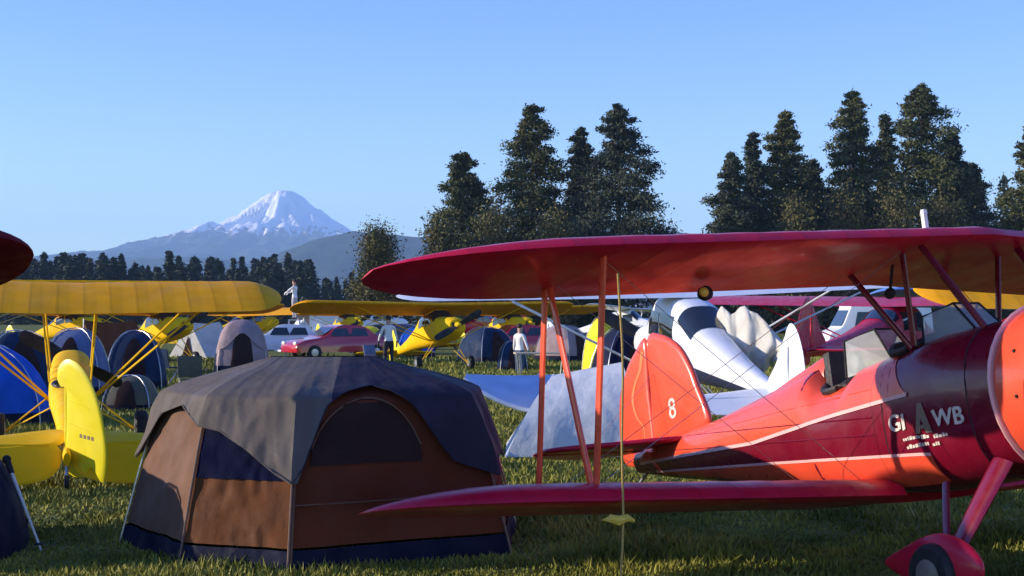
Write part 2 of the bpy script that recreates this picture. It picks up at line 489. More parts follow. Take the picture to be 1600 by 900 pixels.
# ------------------------------------------------------------------ trees
def conifer_mesh(h, w, seed, n=5200, leaf=0.42, shape='fir', bare=0.03):
    """needle clumps on whorled boughs: returns (triangle vertices, trunk MB)"""
    rng = np.random.default_rng(seed)
    tris = []
    nb = int(h * 3.4) + 12
    per = max(6, n // nb)
    tk = MB()
    lean = rng.normal(0, 0.012, 2) * h
    pts = [(lean[0] * t, lean[1] * t, h * t) for t in (0, .25, .5, .75, .97)]
    r0 = 0.016 * h + 0.08
    tk.tube(pts, [r0, r0 * .8, r0 * .55, r0 * .3, r0 * .06], 8)
    lob = rng.uniform(0, 6.28, 3)
    for b in range(nb):
        t = bare + (1 - bare) * ((b + rng.random()) / nb) ** 0.92
        z = h * t
        if shape == 'fir':
            prof = 0.07 + 0.95 * (1 - t) ** 0.72
        elif shape == 'column':
            prof = 0.08 + 0.92 * min(1, (1 - t) * 1.6) ** 0.85
        else:
            prof = 0.08 + 0.95 * (1 - t)
        if t < 0.15: prof *= 0.85 + t
        a = b * 2.39996 + rng.normal(0, 0.3)
        gap = 0.70 + 0.35 * math.sin(a * 1.0 + lob[0] + t * 7) * math.sin(t * 17 + lob[1])
        Lb = w / 2 * prof * rng.uniform(0.55, 1.20) * (0.80 + 0.45 * max(0, gap))
        droop = rng.uniform(-0.28, 0.10) - 0.15 * (1 - t) + 0.35 * t * t
        dirv = np.array([math.cos(a), math.sin(a), 0])
        base = np.array([lean[0] * t, lean[1] * t, z])
        if Lb > 0.6 and rng.random() < 0.6:
            e = base + dirv * Lb * 0.9 + np.array([0, 0, droop * Lb * .9])
            tk.tube([base, (base + e) / 2 + np.array([0, 0, .04 * Lb]), e], [0.05 + .01 * Lb, .035, .012], 4)
        k = int(per * (0.35 + 1.1 * prof))
        s = rng.random(k) ** 0.55
        q = base + dirv * (Lb * s)[:, None]
        q[:, 2] += droop * Lb * s + 0.10 * Lb * np.sin(s * 3)
        spread = 0.21 * Lb + 0.18
        q += rng.normal(0, 1, (k, 3)) * spread * np.array([1, 1, 0.55]) * (1.05 - 0.55 * s)[:, None]
        d1 = rng.normal(0, 1, (k, 3)) + dirv * 0.9 + np.array([0, 0, -.15])
        d1 /= np.linalg.norm(d1, axis=1)[:, None]
        d2 = np.cross(d1, rng.normal(0, 1, (k, 3)))
        d2 /= np.linalg.norm(d2, axis=1)[:, None]
        sz = leaf * rng.uniform(0.6, 1.35, k)[:, None]
        tris.append(np.stack([q - d1 * sz * .5 + d2 * sz * .32, q - d1 * sz * .5 - d2 * sz * .32, q + d1 * sz * .75], 1))
    top = np.array([lean[0], lean[1], h])
    k = 40
    q = top + rng.normal(0, 1, (k, 3)) * np.array([.10, .10, .45]) * h / 22 - np.array([0, 0, .5 * h / 22])
    d1 = rng.normal(0, 1, (k, 3)) + np.array([0, 0, 1.2]); d1 /= np.linalg.norm(d1, axis=1)[:, None]
    d2 = np.cross(d1, rng.normal(0, 1, (k, 3))); d2 /= np.linalg.norm(d2, axis=1)[:, None]
    sz = leaf * .8
    tris.append(np.stack([q - d1 * sz * .5 + d2 * sz * .3, q - d1 * sz * .5 - d2 * sz * .3, q + d1 * sz * .7], 1))
    return np.concatenate(tris).reshape(-1, 3), tk
def broad_mesh(h, w, seed, n=3600, leaf=0.34):
    rng = np.random.default_rng(seed)
    tk = MB()
    tk.tube([(0, 0, 0), (.03 * h, 0, h * .3), (0, .02 * h, h * .6), (.01, 0, h * .9)], [.03 * h, .022 * h, .013 * h, .004 * h], 8)
    tris = []
    ncl = 34
    for c in range(ncl):
        t = 0.12 + 0.86 * (c + rng.random()) / ncl
        a = c * 2.39996
        rr = w / 2 * math.sin(min(1, t * 1.25 + .12) * PI * .93) ** .6 * rng.uniform(.45, .95)
        ctr = np.array([rr * math.cos(a), rr * math.sin(a), h * t])
        tk.tube([(0, 0, h * t * .6), tuple(ctr * .6 + np.array([0, 0, h * t * .3])), tuple(ctr)], [.012 * h, .007 * h, .003 * h], 4)
        k = n // ncl
        q = ctr + rng.normal(0, 1, (k, 3)) * np.array([w * .12, w * .12, h * .07])
        d1 = rng.normal(0, 1, (k, 3)); d1 /= np.linalg.norm(d1, axis=1)[:, None]
        d2 = np.cross(d1, rng.normal(0, 1, (k, 3))); d2 /= np.linalg.norm(d2, axis=1)[:, None]
        sz = leaf * rng.uniform(.6, 1.3, k)[:, None]
        tris.append(np.stack([q - d1 * sz * .5 + d2 * sz * .4, q - d1 * sz * .5 - d2 * sz * .4, q + d1 * sz * .6], 1))
    return np.concatenate(tris).reshape(-1, 3), tk
def plant(name, meshes, m, label, x, Y, group, rz=0):
    t = thing(name, label, 'tree', (px(x, Y), Y, 0), (0, 0, rz), group)
    tri_mesh('crown', meshes[0], m, t)
    meshes[1].build('trunk', M['bark'], t)
    return t
big = [  # x, top row, width px, depth, shape, material, label
    (727, 243, 112, 158, 'fir', 'fir', 'shorter full fir, leftmost of the tall clump left of the gap in the trees'),
    (836, 168, 118, 160, 'column', 'fir_olive', 'massive columnar fir, second from left in the clump behind the red wing'),
    (906, 203, 84, 166, 'fir', 'fir_blue', 'thin gappy fir between the two tallest firs of the left clump'),
    (966, 167, 122, 156, 'column', 'fir_blue', 'tall dark fir at the right end of the left clump'),
    (1139, 242, 84, 150, 'fir', 'fir_blue', 'short dark fir just right of the gap in the trees'),
    (1178, 211, 74, 154, 'spire', 'fir_blue', 'slim dark spire fir second from the gap in the right clump'),
    (1228, 177, 104, 158, 'fir', 'fir_olive', 'sunlit olive fir standing third in the right clump'),
    (1270, 252, 92, 164, 'fir', 'fir_blue', 'low dark fir in the dip of the right clump'),
    (1335, 143, 92, 160, 'column', 'fir', 'tall narrow ragged fir left of the tallest tree at right'),
    (1383, 180, 80, 168, 'spire', 'fir', 'reddish slim fir squeezed beside the tallest fir at right'),
    (1437, 136, 128, 158, 'column', 'fir', 'tallest fir of the right clump with a bulging side bough'),
    (1489, 210, 96, 162, 'fir', 'fir_blue', 'fir on the right shoulder of the tallest tree'),
    (1521, 258, 84, 170, 'fir', 'fir_blue', 'low fir at the right foot of the tallest clump'),
    (1610, 200, 96, 150, 'fir', 'fir', 'ragged fir cut by the right edge of the photo'),
    (1300, 305, 80, 176, 'fir', 'fir_blue', 'small dark fir filling the notch before the narrow ragged fir'),
]
for i, (x, top, wpx, Y, sh, m, lab) in enumerate(big):
    h = pz(top, Y)
    plant('fir_tree', conifer_mesh(h, 1.42 * wpx * Y / 2200, 40 + i, n=44000, leaf=0.30, shape=sh), M[m], lab, x, Y, 'tall firs beyond the airfield')
plant('fir_tree', conifer_mesh(pz(278, 260), 74 * 260 / 2200, 77, n=3500, leaf=.6), M['farfir'], 'pale bluish distant fir beside the right photo edge', 1567, 260, 'tall firs beyond the airfield')
for i, (x, top, wpx, Y, lab) in enumerate([
        (690, 345, 70, 148, 'brownish bushy tree at the left foot of the tall clump'),
        (775, 335, 80, 150, 'bushy tree between the short fir and the massive fir'),
        (868, 340, 70, 150, 'low bushy tree under the thin gappy fir'),
        (1320, 300, 90, 150, 'sunlit bushy tree at the foot of the narrow ragged fir'),
        (1400, 310, 90, 148, 'brown bushy tree below the tallest fir'),
        (1480, 318, 80, 150, 'rightmost bushy tree below the right clump'),
        (1245, 318, 70, 148, 'bushy tree at the foot of the sunlit olive fir')]):
    plant('broadleaf_tree', broad_mesh(pz(top, Y), 1.2 * wpx * Y / 2200, 90 + i, n=9000, leaf=.26), M['broad'], lab, x, Y, 'bushy trees below the firs')
plant('broadleaf_tree', broad_mesh(pz(362, 118), 84 * 118 / 2200, 121, n=22000, leaf=.17), M['broad'],
      'lone small olive tree left of the red wing tip', 592, 118, None)
plant('broadleaf_tree', broad_mesh(pz(420, 116), 60 * 116 / 2200, 122, n=6000, leaf=.17), M['broad'],
      'low shrubby tree under the red wing tip', 628, 116, None)
# far tree line: shared meshes, each tree an object
far_var = []
for i in range(6):
    tr, tk = conifer_mesh(14, 5.2 if i % 2 else 4.0, 200 + i, n=1500, leaf=.75, shape=('fir', 'spire', 'fir', 'column')[i % 4], bare=.02)
    root = thing('far_conifer', 'x', 'tree', (0, 0, 0))
    tri_mesh('crown', tr, M['farfir'], root); tk.build('trunk', M['bark'], root)
    far_var.append(root)
rr = random.Random(9)
xs = list(range(-20, 570, 9))
cnt = 0
for x in xs:
    x += rr.uniform(-4, 4)
    for rep in range(2):
        if x < 60: top = rr.uniform(400, 412)
        elif x < 195: top = rr.uniform(396, 414)
        elif x < 240: top = rr.uniform(412, 428)
        elif x < 420: top = rr.uniform(402, 424)
        elif x < 490: top = rr.uniform(396, 418)
        else: top = rr.uniform(424, 440)
        if rep: top += 10
        Y = rr.uniform(300, 330) if rep else rr.uniform(330, 370)
        if rep and rr.random() < .45: continue
        if cnt < 6: o = far_var[cnt]
        else: o = copy_tree(far_var[rr.randrange(6)])
        cnt += 1
        xx = x + (4 if rep else 0)
        s = pz(top, Y) / 14
        o.location = (px(xx, Y), Y, 0); o.scale = (s * rr.uniform(.9, 1.4),) * 2 + (s,); o.rotation_euler = (0, 0, rr.uniform(0, 6))
        o['label'] = 'small dark conifer in the distant tree line below the snowy mountain'
        o['group'] = 'conifers of the far tree line'
o = copy_tree(far_var[1]); o.location = (px(267, 300), 300, 0); s = pz(394, 300) / 14; o.scale = (s * 1.15, s * 1.15, s)
o['label'] = 'single pointed spire conifer rising above the distant tree line left of the mountain'; o['group'] = 'conifers of the far tree line'

# ------------------------------------------------------------------ long hangar
def hangar():
    Y = 240
    x0, x1 = px(462, Y), px(1010, Y)
    t = thing('hangar', 'long low hangar with pale roof far across the airfield', 'hangar', ((x0 + x1) / 2, Y, 0))
    hw = (x1 - x0) / 2
    w = MB(); w.box((0, 6, 1.15), (2 * hw, 12, 2.3)); w.build('wall', M['hangwall'], t, smooth=False)
    r = MB()
    r.add([(-hw - .3, -.4, 2.3), (hw + .3, -.4, 2.3), (hw + .3, 6, 4.0), (-hw - .3, 6, 4.0), (hw + .3, 12.4, 2.3), (-hw - .3, 12.4, 2.3),
           (-hw - .3, -.4, 2.45), (hw + .3, -.4, 2.45), (hw + .3, 6, 4.15), (-hw - .3, 6, 4.15), (hw + .3, 12.4, 2.45), (-hw - .3, 12.4, 2.45)],
          [(6, 7, 8, 9), (9, 8, 10, 11), (0, 1, 7, 6), (5, 4, 10, 11), (0, 6, 9, 3), (3, 9, 11, 5), (1, 7, 8, 2), (2, 8, 10, 4), (0, 1, 2, 3), (3, 2, 4, 5)])
    r.build('roof', M['roofwhite'], t, smooth=False)
    dr = MB(); dr.box((0, -.06, 1.0), (5.2, .12, 2.0))
    d0 = dr.build('door', M['white'], t, smooth=False)
    for k in range(-3, 4):
        d = d0 if k == -3 else d0.copy()
        if k != -3: COL.objects.link(d)
        d.parent = t; d.location = (k * hw / 3.6, 0, 0)
hangar()
#@@PART2
# ------------------------------------------------------------------ wings
def airfoil(n=9):
    """closed loop of (c, t) from trailing edge over the top to the nose and back underneath"""
    top, bot = [], []
    for i in range(n + 1):
        c = (1 - math.cos(PI * i / n)) / 2
        y = 5 * (.2969 * math.sqrt(c) - .126 * c - .3516 * c * c + .2843 * c ** 3 - .1036 * c ** 4)
        top.append((c, y * 1.64 - .05 * c)); bot.append((c, -y * .36 - .05 * c))
    return list(reversed(top)) + bot[1:-1]
AF = airfoil()
def wing_mb(mb, secs):
    """secs: (y, xLE, z, chord, thickness ratio, twist)"""
    rs = []
    for (y, xl, z, ch, th, tw) in secs:
        ring = []
        for c, t in AF:
            dx, dz = -c * ch, t * th * ch
            ca, sa = math.cos(tw), math.sin(tw)
            ring.append((xl + dx * ca - dz * sa * 0, y, z + dz + dx * sa))
        rs.append(ring)
    mb.rings(rs)
    return mb
def wing_secs(y0, y1, xle, z, ch, th, dih, sweep, ribs=0.33, tip=0.55, inc=R(1.5)):
    sgn = 1 if y1 > y0 else -1
    L = abs(y1 - y0)
    out = []
    nn = max(2, int((L - tip) / (ribs / 2)))
    for i in range(nn + 1):
        s = (L - tip) * i / nn
        k = 1.0 if i % 2 == 0 else 0.965
        out.append((s, 0.0, ch, th * k))
    for q in (.25, .45, .62, .76, .87, .95, .99):
        s = L - tip + tip * q
        e = math.sqrt(1 - q * q)
        out.append((s, ch * .42 * (1 - e), max(.02, ch * (1 - (1 - e) * .95)), th * (.35 + .65 * e)))
    res = []
    for s, dx, c, t in out:
        yy = y0 + sgn * s
        sp = abs(yy)
        res.append((yy, xle - sp * math.tan(sweep) - dx, z + sp * math.tan(dih), c, t, inc))
    return res
def both(y, xle, z, ch, th, dih, sweep, tip=.55, ribs=.33):
    a = wing_secs(0, y, xle, z, ch, th, dih, sweep, ribs, tip)
    b = wing_secs(0, -y, xle, z, ch, th, dih, sweep, ribs, tip)
    return list(reversed(b)) + a[1:]
def plate(mb, outline, thick, axis='y', off=0.0, bev=0.35):
    """lens-like plate from an outline of (u, v): u along x, v along z (axis y) or y (axis z)"""
    n = len(outline)
    cu = sum(p[0] for p in outline) / n; cv = sum(p[1] for p in outline) / n
    rs = []
    for sc, h in ((0.86, -.5), (0.97, -.38), (1.0, 0), (0.97, .38), (0.86, .5)):
        ring = []
        for u, v in outline:
            uu, vv = cu + (u - cu) * sc, cv + (v - cv) * sc
            ring.append((uu, off + h * thick, vv) if axis == 'y' else (uu, vv, off + h * thick))
        rs.append(ring)
    mb.rings(rs)
    return mb
def spline(pts, n=6, closed=True):
    out = []
    m = len(pts)
    for i in range(m if closed else m - 1):
        p0, p1, p2, p3 = [Vector(pts[(i + k) % m if closed else min(max(i + k, 0), m - 1)]) for k in (-1, 0, 1, 2)]
        for j in range(n):
            t = j / n
            out.append(tuple(0.5 * ((2 * p1) + (p2 - p0) * t + (2 * p0 - 5 * p1 + 4 * p2 - p3) * t * t + (3 * p1 - p0 - 3 * p2 + p3) * t ** 3)))
    return out
class Body:
    """fuselage from stations (x, zbot, ztop, halfwidth, exponent)"""
    def __init__(s, st): s.st = sorted(st)
    def at(s, x):
        xs = [q[0] for q in s.st]
        return [float(np.interp(x, xs, [q[k] for q in s.st])) for k in (1, 2, 3, 4)]
    def pt(s, x, th, off=0.0):
        zb, zt, hw, n = s.at(x)
        zc, hh = (zb + zt) / 2, (zt - zb) / 2
        c, q = math.cos(th), math.sin(th)
        y = math.copysign(abs(c) ** (2 / n), c) * (hw + off)
        z = zc + math.copysign(abs(q) ** (2 / n), q) * (hh + off)
        return (x, y, z)
    def yz(s, x, z, off=0.0):
        zb, zt, hw, n = s.at(x)
        zc, hh = (zb + zt) / 2, (zt - zb) / 2
        q = min(.9995, abs((z - zc) / hh))
        return hw * (1 - q ** n) ** (1 / n) + off
    def th_of(s, x, z):
        zb, zt, hw, n = s.at(x)
        zc, hh = (zb + zt) / 2, (zt - zb) / 2
        q = max(-1, min(1, (z - zc) / hh))
        return math.asin(math.copysign(abs(q) ** (n / 2), q))
    def mesh(s, mb, xs, nseg=28):
        mb.rings([[s.pt(x, 2 * PI * k / nseg) for k in range(nseg)] for x in xs])
        return mb
    def patch(s, mb, x0, x1, zlo, zhi, side, off=.004, nu=16, nv=5):
        fl = zlo if callable(zlo) else (lambda x: zlo)
        fh = zhi if callable(zhi) else (lambda x: zhi)
        def fn(u, v):
            x = x0 + (x1 - x0) * u
            a, b = s.th_of(x, fl(x)), s.th_of(x, fh(x))
            p = s.pt(x, a + (b - a) * v, off)
            return (p[0], side * p[1], p[2])
        return mb.grid(fn, nu, nv)
def text_mb(txt, size):
    cu = bpy.data.curves.new('t', 'FONT'); cu.body = txt; cu.size = size; cu.extrude = 0
    ob = bpy.data.objects.new('t', cu); COL.objects.link(ob)
    dg = bpy.context.evaluated_depsgraph_get()
    me = bpy.data.meshes.new_from_object(ob.evaluated_get(dg))
    vs = [tuple(v.co) for v in me.vertices]; fs = [tuple(p.vertices) for p in me.polygons]
    bpy.data.objects.remove(ob); bpy.data.curves.remove(cu); bpy.data.meshes.remove(me)
    return vs, fs
def wheel(parent, c, r, w, name='wheel'):
    t = MB(); t.lathe([(-w / 2, r * .55), (-w / 2, r * .85), (-w * .38, r * .97), (0, r), (w * .38, r * .97), (w / 2, r * .85), (w / 2, r * .55)], c, 'y', 22)
    o = t.build(name, M['black'], parent)
    h = MB(); h.lathe([(-w * .56, r * .12), (-w * .52, r * .5), (0, r * .56), (w * .52, r * .5), (w * .56, r * .12)], c, 'y', 16)
    h.build('hub', M['steel'], o)
    return o
def propeller(parent, x, z, L, mt, ang=0.6):
    p = MB()
    for s in (0, PI):
        rs = []
        for q in (.06, .2, .4, .6, .8, .95, 1.0):
            rr_ = L * q; wd = L * (.05 + .09 * math.sin(min(1, q + .1) * PI * .8)); tw = R(55) * (1 - q * .75)
            ring = []
            for k in range(8):
                a = 2 * PI * k / 8
                u, v = wd * math.cos(a) * (.4 if q == 1 else 1), .14 * wd * math.sin(a)
                uu, vv = u * math.cos(tw) - v * math.sin(tw), u * math.sin(tw) + v * math.cos(tw)
                # blade along direction ang+s in yz-plane
                ca, sa = math.cos(ang + s), math.sin(ang + s)
                ring.append((x + vv, ca * rr_ - sa * uu, z + sa * rr_ + ca * uu))
            rs.append(ring)
        p.rings(rs)
    return p.build('propeller', mt, parent)

# ------------------------------------------------------------------ the red biplane
A_ = 25.0
BIP_ROT = (R(0.24), R(-12.25), R(-(90 - A_)))
bip = thing('biplane', 'large glossy red biplane with orange tail fin parked in the right foreground', 'airplane', (2.992, 9.512, 0.0), BIP_ROT)
FB = Body([(1.18, .60, 1.56, .47, 2.3), (.9, .57, 1.57, .46, 2.5), (.5, .56, 1.59, .45, 2.7), (.2, .56, 1.57, .44, 2.8), (-.05, .57, 1.54, .43, 2.8),
           (-.38, .60, 1.52, .42, 2.7), (-.50, .61, 1.44, .42, 2.7), (-.86, .65, 1.43, .40, 2.6), (-.98, .67, 1.62, .38, 2.3), (-1.6, .76, 1.55, .33, 2.2),
           (-2.5, .90, 1.45, .24, 2.1), (-3.4, 1.04, 1.39, .14, 2.0), (-4.05, 1.16, 1.36, .05, 2.0)])
fus = FB.mesh(MB(), [1.18, 1.05, .9, .7, .5, .35, .2, .07, -.05, -.2, -.38, -.44, -.5, -.62, -.74, -.86, -.92, -.98, -1.15, -1.35, -1.6, -1.9, -2.2, -2.5, -2.9, -3.4, -3.8, -4.05]).build('fuselage', M['maroon'], bip)
lo = lambda x: float(np.interp(x, [-3.9, -2.6, -1.7, -.56, .10, .30], [1.24, 1.19, 1.15, 1.195, 1.21, 1.212]))
tdm = MB()
for side in (-1, 1):
    def fn(u, v, side=side):
        x = -3.9 + (0.10 + 3.9) * u
        a = FB.th_of(x, lo(x)); b = PI / 2
        p = FB.pt(x, a + (b - a) * v, .004)
        return (p[0], side * p[1], p[2])
    tdm.grid(fn, 60, 9)
    # pointed tongue running forward under the rear cockpit
    FB.patch(tdm, .10, .30, lo, lambda x: lo(x) + max(.004, .33 * ((.30 - x) / .20) ** 1.6), side, .004, 10, 4)
td = tdm.build('turtledeck_panel', M['orange'], fus)
ps = MB()
for side in (-1, 1):
    FB.patch(ps, -3.9, .30, lambda x: lo(x) - .022, lambda x: lo(x) + .004, side, .007, 50, 1)
ps.build('pinstripe', M['pinstripe'], fus)
bt = lambda x: float(np.interp(x, [-3.6, -1.45, .33, .5], [1.12, .95, .80, .78]))
bs, bp2 = MB(), MB()
for side in (-1, 1):
    FB.patch(bs, -3.6, .42, lambda x: FB.at(x)[0] + .05, bt, side, .004, 40, 4)
    FB.patch(bp2, -3.6, .42, lambda x: bt(x) - .004, lambda x: bt(x) + .016, side, .007, 40, 1)
bs.build('belly_stripe', M['orange'], fus)
bp2.build('pinstripe', M['pinstripe'], fus)
# lettering on the starboard flank
def on_flank(vs, x0, z0, slope=-.06):
    out = []
    for (u, v, w) in vs:
        x = x0 + u; z = z0 + v + slope * u
        out.append((x, -FB.yz(x, z, .007), z))
    return out
def sub(vs, fs, n=1):
    return vs, fs
for tx, sz, x0, z0 in (('GI', .155, .07, .985), ('WB', .155, .52, .955)):
    vs, fs = text_mb(tx, sz)
    vs = [(v[0] * 1.15, v[1], 0) for v in vs]
    q = MB()
    q.add(on_flank(vs, x0, z0), fs)
    # heavier strokes
    q.add(on_flank([(v[0] + .012, v[1] + .006, 0) for v in vs], x0, z0), fs)
    q.build('lettering', M['cream'], fus, smooth=False)
em = MB()
em.add(on_flank([(0, 0, 0), (.045, 0, 0), (.075, .10, 0), (.105, 0, 0), (.165, 0, 0), (.10, .2, 0), (.06, .2, 0)], .335, .935), [(0, 1, 2, 6), (2, 3, 4, 5), (2, 5, 6)])
em.add(on_flank([(.06, .03, 0), (.11, .03, 0), (.11, .055, 0), (.06, .055, 0)], .335, .935), [(0, 1, 2, 3)])
em.build('emblem', M['tan'], fus, smooth=False)
ln = MB()
rl = random.Random(4)
for (x0, x1, z) in ((.20, .37, .905), (.38, .46, .895), (.50, .62, .885), (.22, .44, .85), (.47, .54, .838)):
    x = x0
    while x < x1:
        w = rl.uniform(.012, .028); hgt = rl.uniform(.016, .028)
        ln.add(on_flank([(x, 0, 0), (x + w, 0, 0), (x + w, hgt, 0), (x, hgt, 0)], 0, z, 0), [(0, 1, 2, 3)])
        x += w + .006
ln.build('small_lettering', M['cream'], fus, smooth=False)
# headrest, cockpits, windshields
hr = MB()
hr.rings([[(x, w * math.cos(a), z0 + hgt * math.sin(a)) for a in [PI * k / 10 for k in range(11)]] for x, w, z0, hgt in
          ((-.93, .14, 1.50, .20), (-1.0, .16, 1.50, .21), (-1.25, .14, 1.48, .18), (-1.6, .09, 1.46, .13), (-1.95, .03, 1.45, .06))], closed=False, cap=False)
hr.build('headrest_fairing', M['orange'], bip)
cr = MB()
for (xc, zc, a, b) in ((-.68, 1.452, .23, .30), (.12, 1.585, .24, .30)):
    cr.tube([(xc + a * math.cos(k * PI / 10), b * math.sin(k * PI / 10), zc + .03 - .10 * (math.sin(k * PI / 10)) ** 2) for k in range(21)], .028, 8)
cr.build('cockpit_coaming', M['leather'], bip)
cw = MB()
for (xc, zc, a, b) in ((-.68, 1.452, .23, .30), (.12, 1.585, .24, .30)):
    cw.add([(xc, 0, zc + .012)] + [(xc + a * math.cos(k * PI / 10), b * math.sin(k * PI / 10), zc + .016 - .10 * (math.sin(k * PI / 10)) ** 2) for k in range(20)],
           [(0, 1 + k, 1 + (k + 1) % 20) for k in range(20)])
cw.build('cockpit_shade', M['dark'], bip)  # flat dark sheets stand for the shade inside the closed cockpit openings
sb = MB(); sb.box((-.84, 0, 1.56), (.07, .36, .28), rot=(0, -.15, 0), taper=(1, .8)); sb.build('seat_back', M['leather'], bip)
for (xc, zb, hgt, wid) in ((-.28, 1.50, .27, .27), (.54, 1.575, .20, .25)):
    ws = MB()
    # front pane and two swept side panes
    f0, f1 = (xc + .14, zb), (xc - .04, zb + hgt)
    ws.add([(f0[0], -.13, f0[1]), (f0[0], .13, f0[1]), (f1[0], .11, f1[1]), (f1[0], -.11, f1[1])], [(0, 1, 2, 3)])
    for s in (-1, 1):
        ws.add([(f0[0], s * .13, f0[1]), (f0[0] - .36, s * wid, zb - .05), (f1[0] - .20, s * wid * .86, f1[1] - .05), (f1[0], s * .11, f1[1])], [(0, 1, 2, 3)])
    wo = ws.build('windshield', M['clear'], bip, smooth=False)
    fr = MB()
    for s in (-1, 1):
        fr.tube([(f0[0], s * .13, f0[1]), (f1[0], s * .11, f1[1])], .009, 6)
        fr.tube([(f1[0], s * .11, f1[1]), (f1[0] - .20, s * wid * .86, f1[1] - .05), (f0[0] - .36, s * wid, zb - .05)], .009, 6)
    fr.tube([(f1[0], -.11, f1[1]), (f1[0], .11, f1[1])], .009, 6)
    fr.build('frame', M['black'], wo)
# wings
UW = both(3.93, .84, 2.16, 1.27, .115, R(-.37), R(8.19), tip=1.35)
uw = wing_mb(MB(), UW).build('upper_wing', M['red_wing'], bip, angle=60)
lw_z, lw_x = .56, .05
for s in (-1, 1):
    secs = wing_secs(s * .34, s * 3.98, lw_x, lw_z - .015, 1.27, .135, R(2.47), 0, tip=1.1, inc=R(-1.2))
    wing_mb(MB(), secs).build('lower_wing', M['red_wing'], bip, angle=60)
def uz(y, c): return (.84 - abs(y) * math.tan(R(8.19)) - c * 1.27, y, 2.16 + abs(y) * math.tan(R(-.37)) - c * 1.27 * math.tan(R(1.5)))
def lz(y, c): return (lw_x - c * 1.27, y, lw_z + abs(y) * math.tan(R(2.47)) + .06 + c * 1.27 * math.tan(R(1.2)))
for s in (-1, 1):
    y = s * 2.59
    for a, b in ((uz(y, .15), lz(y, .15)), (uz(y, .80), lz(y, .80)), (uz(y, .76), lz(y, .19))):
        t = MB(); t.tube([Vector(a) + Vector((0, 0, .02)), b], .034, 10, flat=.42)
        t.build('interplane_strut', M['orange'], bip)
cabs = [((-.14, 2.06), (.34, 1.50)), ((.02, 2.08), (.36, 1.50)), ((.44, 2.09), (.36, 1.52)), ((.58, 2.11), (1.02, 1.50))]
for s in (-1, 1):
    for (a, b) in (cabs[0], cabs[2], cabs[3]):
        t = MB(); t.tube([(a[0], s * .42, a[1] + .08), (b[0], s * .37, b[1])], .026, 10, flat=.5)
        t.build('cabane_strut', M['maroon'], bip)
for s in (-1, 1):
    for c in (.2, .7):
        for a, b in ((uz(s * .45, c), lz(s * 2.59, c)), (lz(s * .45, c), uz(s * 2.59, c))):
            q = MB(); q.tube([a, b], .0024, 5); q.build('flying_wire', M['steel'], bip)
    for a, b in (((-3.55, 0, 2.05), (-3.6, s * .75, 1.37)), ((-3.6, s * .75, 1.36), (-3.5, s * .05, 1.10))):
        q = MB(); q.tube([a, b], .0024, 5); q.build('tail_wire', M['steel'], bip)
# tail
fin_o = spline([(-2.74, 1.43), (-2.86, 1.80), (-2.96, 2.02), (-3.12, 2.22), (-3.38, 2.36), (-3.62, 2.37), (-3.66, 1.9), (-3.66, 1.36), (-3.2, 1.38)], 5)
fin = plate(MB(), fin_o, .06).build('fin', M['orange'], bip, angle=60)
rud_o = spline([(-3.69, 1.36), (-3.69, 1.9), (-3.66, 2.37), (-3.86, 2.30), (-4.06, 2.16), (-4.24, 1.93), (-4.31, 1.68), (-4.33, 1.45), (-4.28, 1.26), (-4.0, 1.22), (-3.75, 1.22)], 5)
rud = plate(MB(), rud_o, .05).build('rudder', M['orange'], bip, angle=60)
sw = MB()
for s in (-1, 1):
    cen = [(-3.66 - .06, 2.26), (-3.79, 2.10), (-3.92, 1.98), (-3.99, 1.84), (-3.95, 1.68), (-3.84, 1.56), (-3.85, 1.44), (-3.93, 1.34)]
    cp = spline(cen, 4, closed=False)
    sw.grid(lambda u, v: (cp[min(int(u * (len(cp) - 1) + .5), len(cp) - 1)][0] + (v - .5) * .05 * (1.2 - u), s * .0285, cp[min(int(u * (len(cp) - 1) + .5), len(cp) - 1)][1]), len(cp) - 1, 1)
sw.build('swoosh', M['lightorange'], rud, smooth=False)
vs, fs = text_mb('8', .26)
nb_ = MB()
for s in (-1, 1):
    nb_.add([((-3.36 + v[0]) if s < 0 else (-3.18 - v[0]), s * .0335, 1.57 + v[1]) for v in vs], fs)
    nb_.add([((-3.352 + v[0]) if s < 0 else (-3.188 - v[0]), s * .034, 1.573 + v[1]) for v in vs], fs)
nb_.build('numeral', M['cream'], fin, smooth=False)
for s in (-1, 1):
    st_o = spline([(-3.05, s * .06), (-3.28, s * .60), (-3.48, s * 1.08), (-3.68, s * 1.18), (-3.70, s * .6), (-3.70, s * .08)], 4)
    plate(MB(), st_o, .05, 'z', 1.36).build('stabilizer', M['red'], bip, angle=60)
    el_o = spline([(-3.73, s * .10), (-3.73, s * .6), (-3.72, s * 1.2), (-3.95, s * 1.12), (-4.18, s * .8), (-4.24, s * .4), (-4.1, s * .14)], 4)
    plate(MB(), el_o, .04, 'z', 1.35).build('elevator', M['red'], bip, angle=60)
# cowling, propeller, gear
cwl = MB()
cwl.lathe([(0, .50), (.02, .53), (.25, .555), (.5, .555), (.68, .52), (.78, .46), (.80, .40), (.74, .37), (.62, .40)], (1.16, 0, 1.08), 'x', 36)
cwl.f = cwl.f[:-2]; cwl.m = cwl.m[:-2]       # open front and back
cowl = cwl.build('cowling', M['orange'], bip)
bd = MB(); bd.lathe([(0, .535), (.008, .552), (.018, .556), (.026, .545)], (1.14, 0, 1.08), 'x', 36); bd.build('trim_band', M['pinstripe'], cowl)
fa = MB()
for a in (2.3, 2.75, 3.25, 3.7, .4, 5.6):
    fa.lathe([(0, .013), (.01, .010)], (1.36, .553 * math.cos(a), 1.08 + .553 * math.sin(a)), 'x', 6)
fa.build('fastener', M['dark'], cowl)
for xs_m in (1.10, .86, .02):
    q = MB(); q.tube([FB.pt(xs_m, 2 * PI * k / 32, .001) for k in range(33)], .0045, 4); q.build('panel_seam', M['dark'], fus)
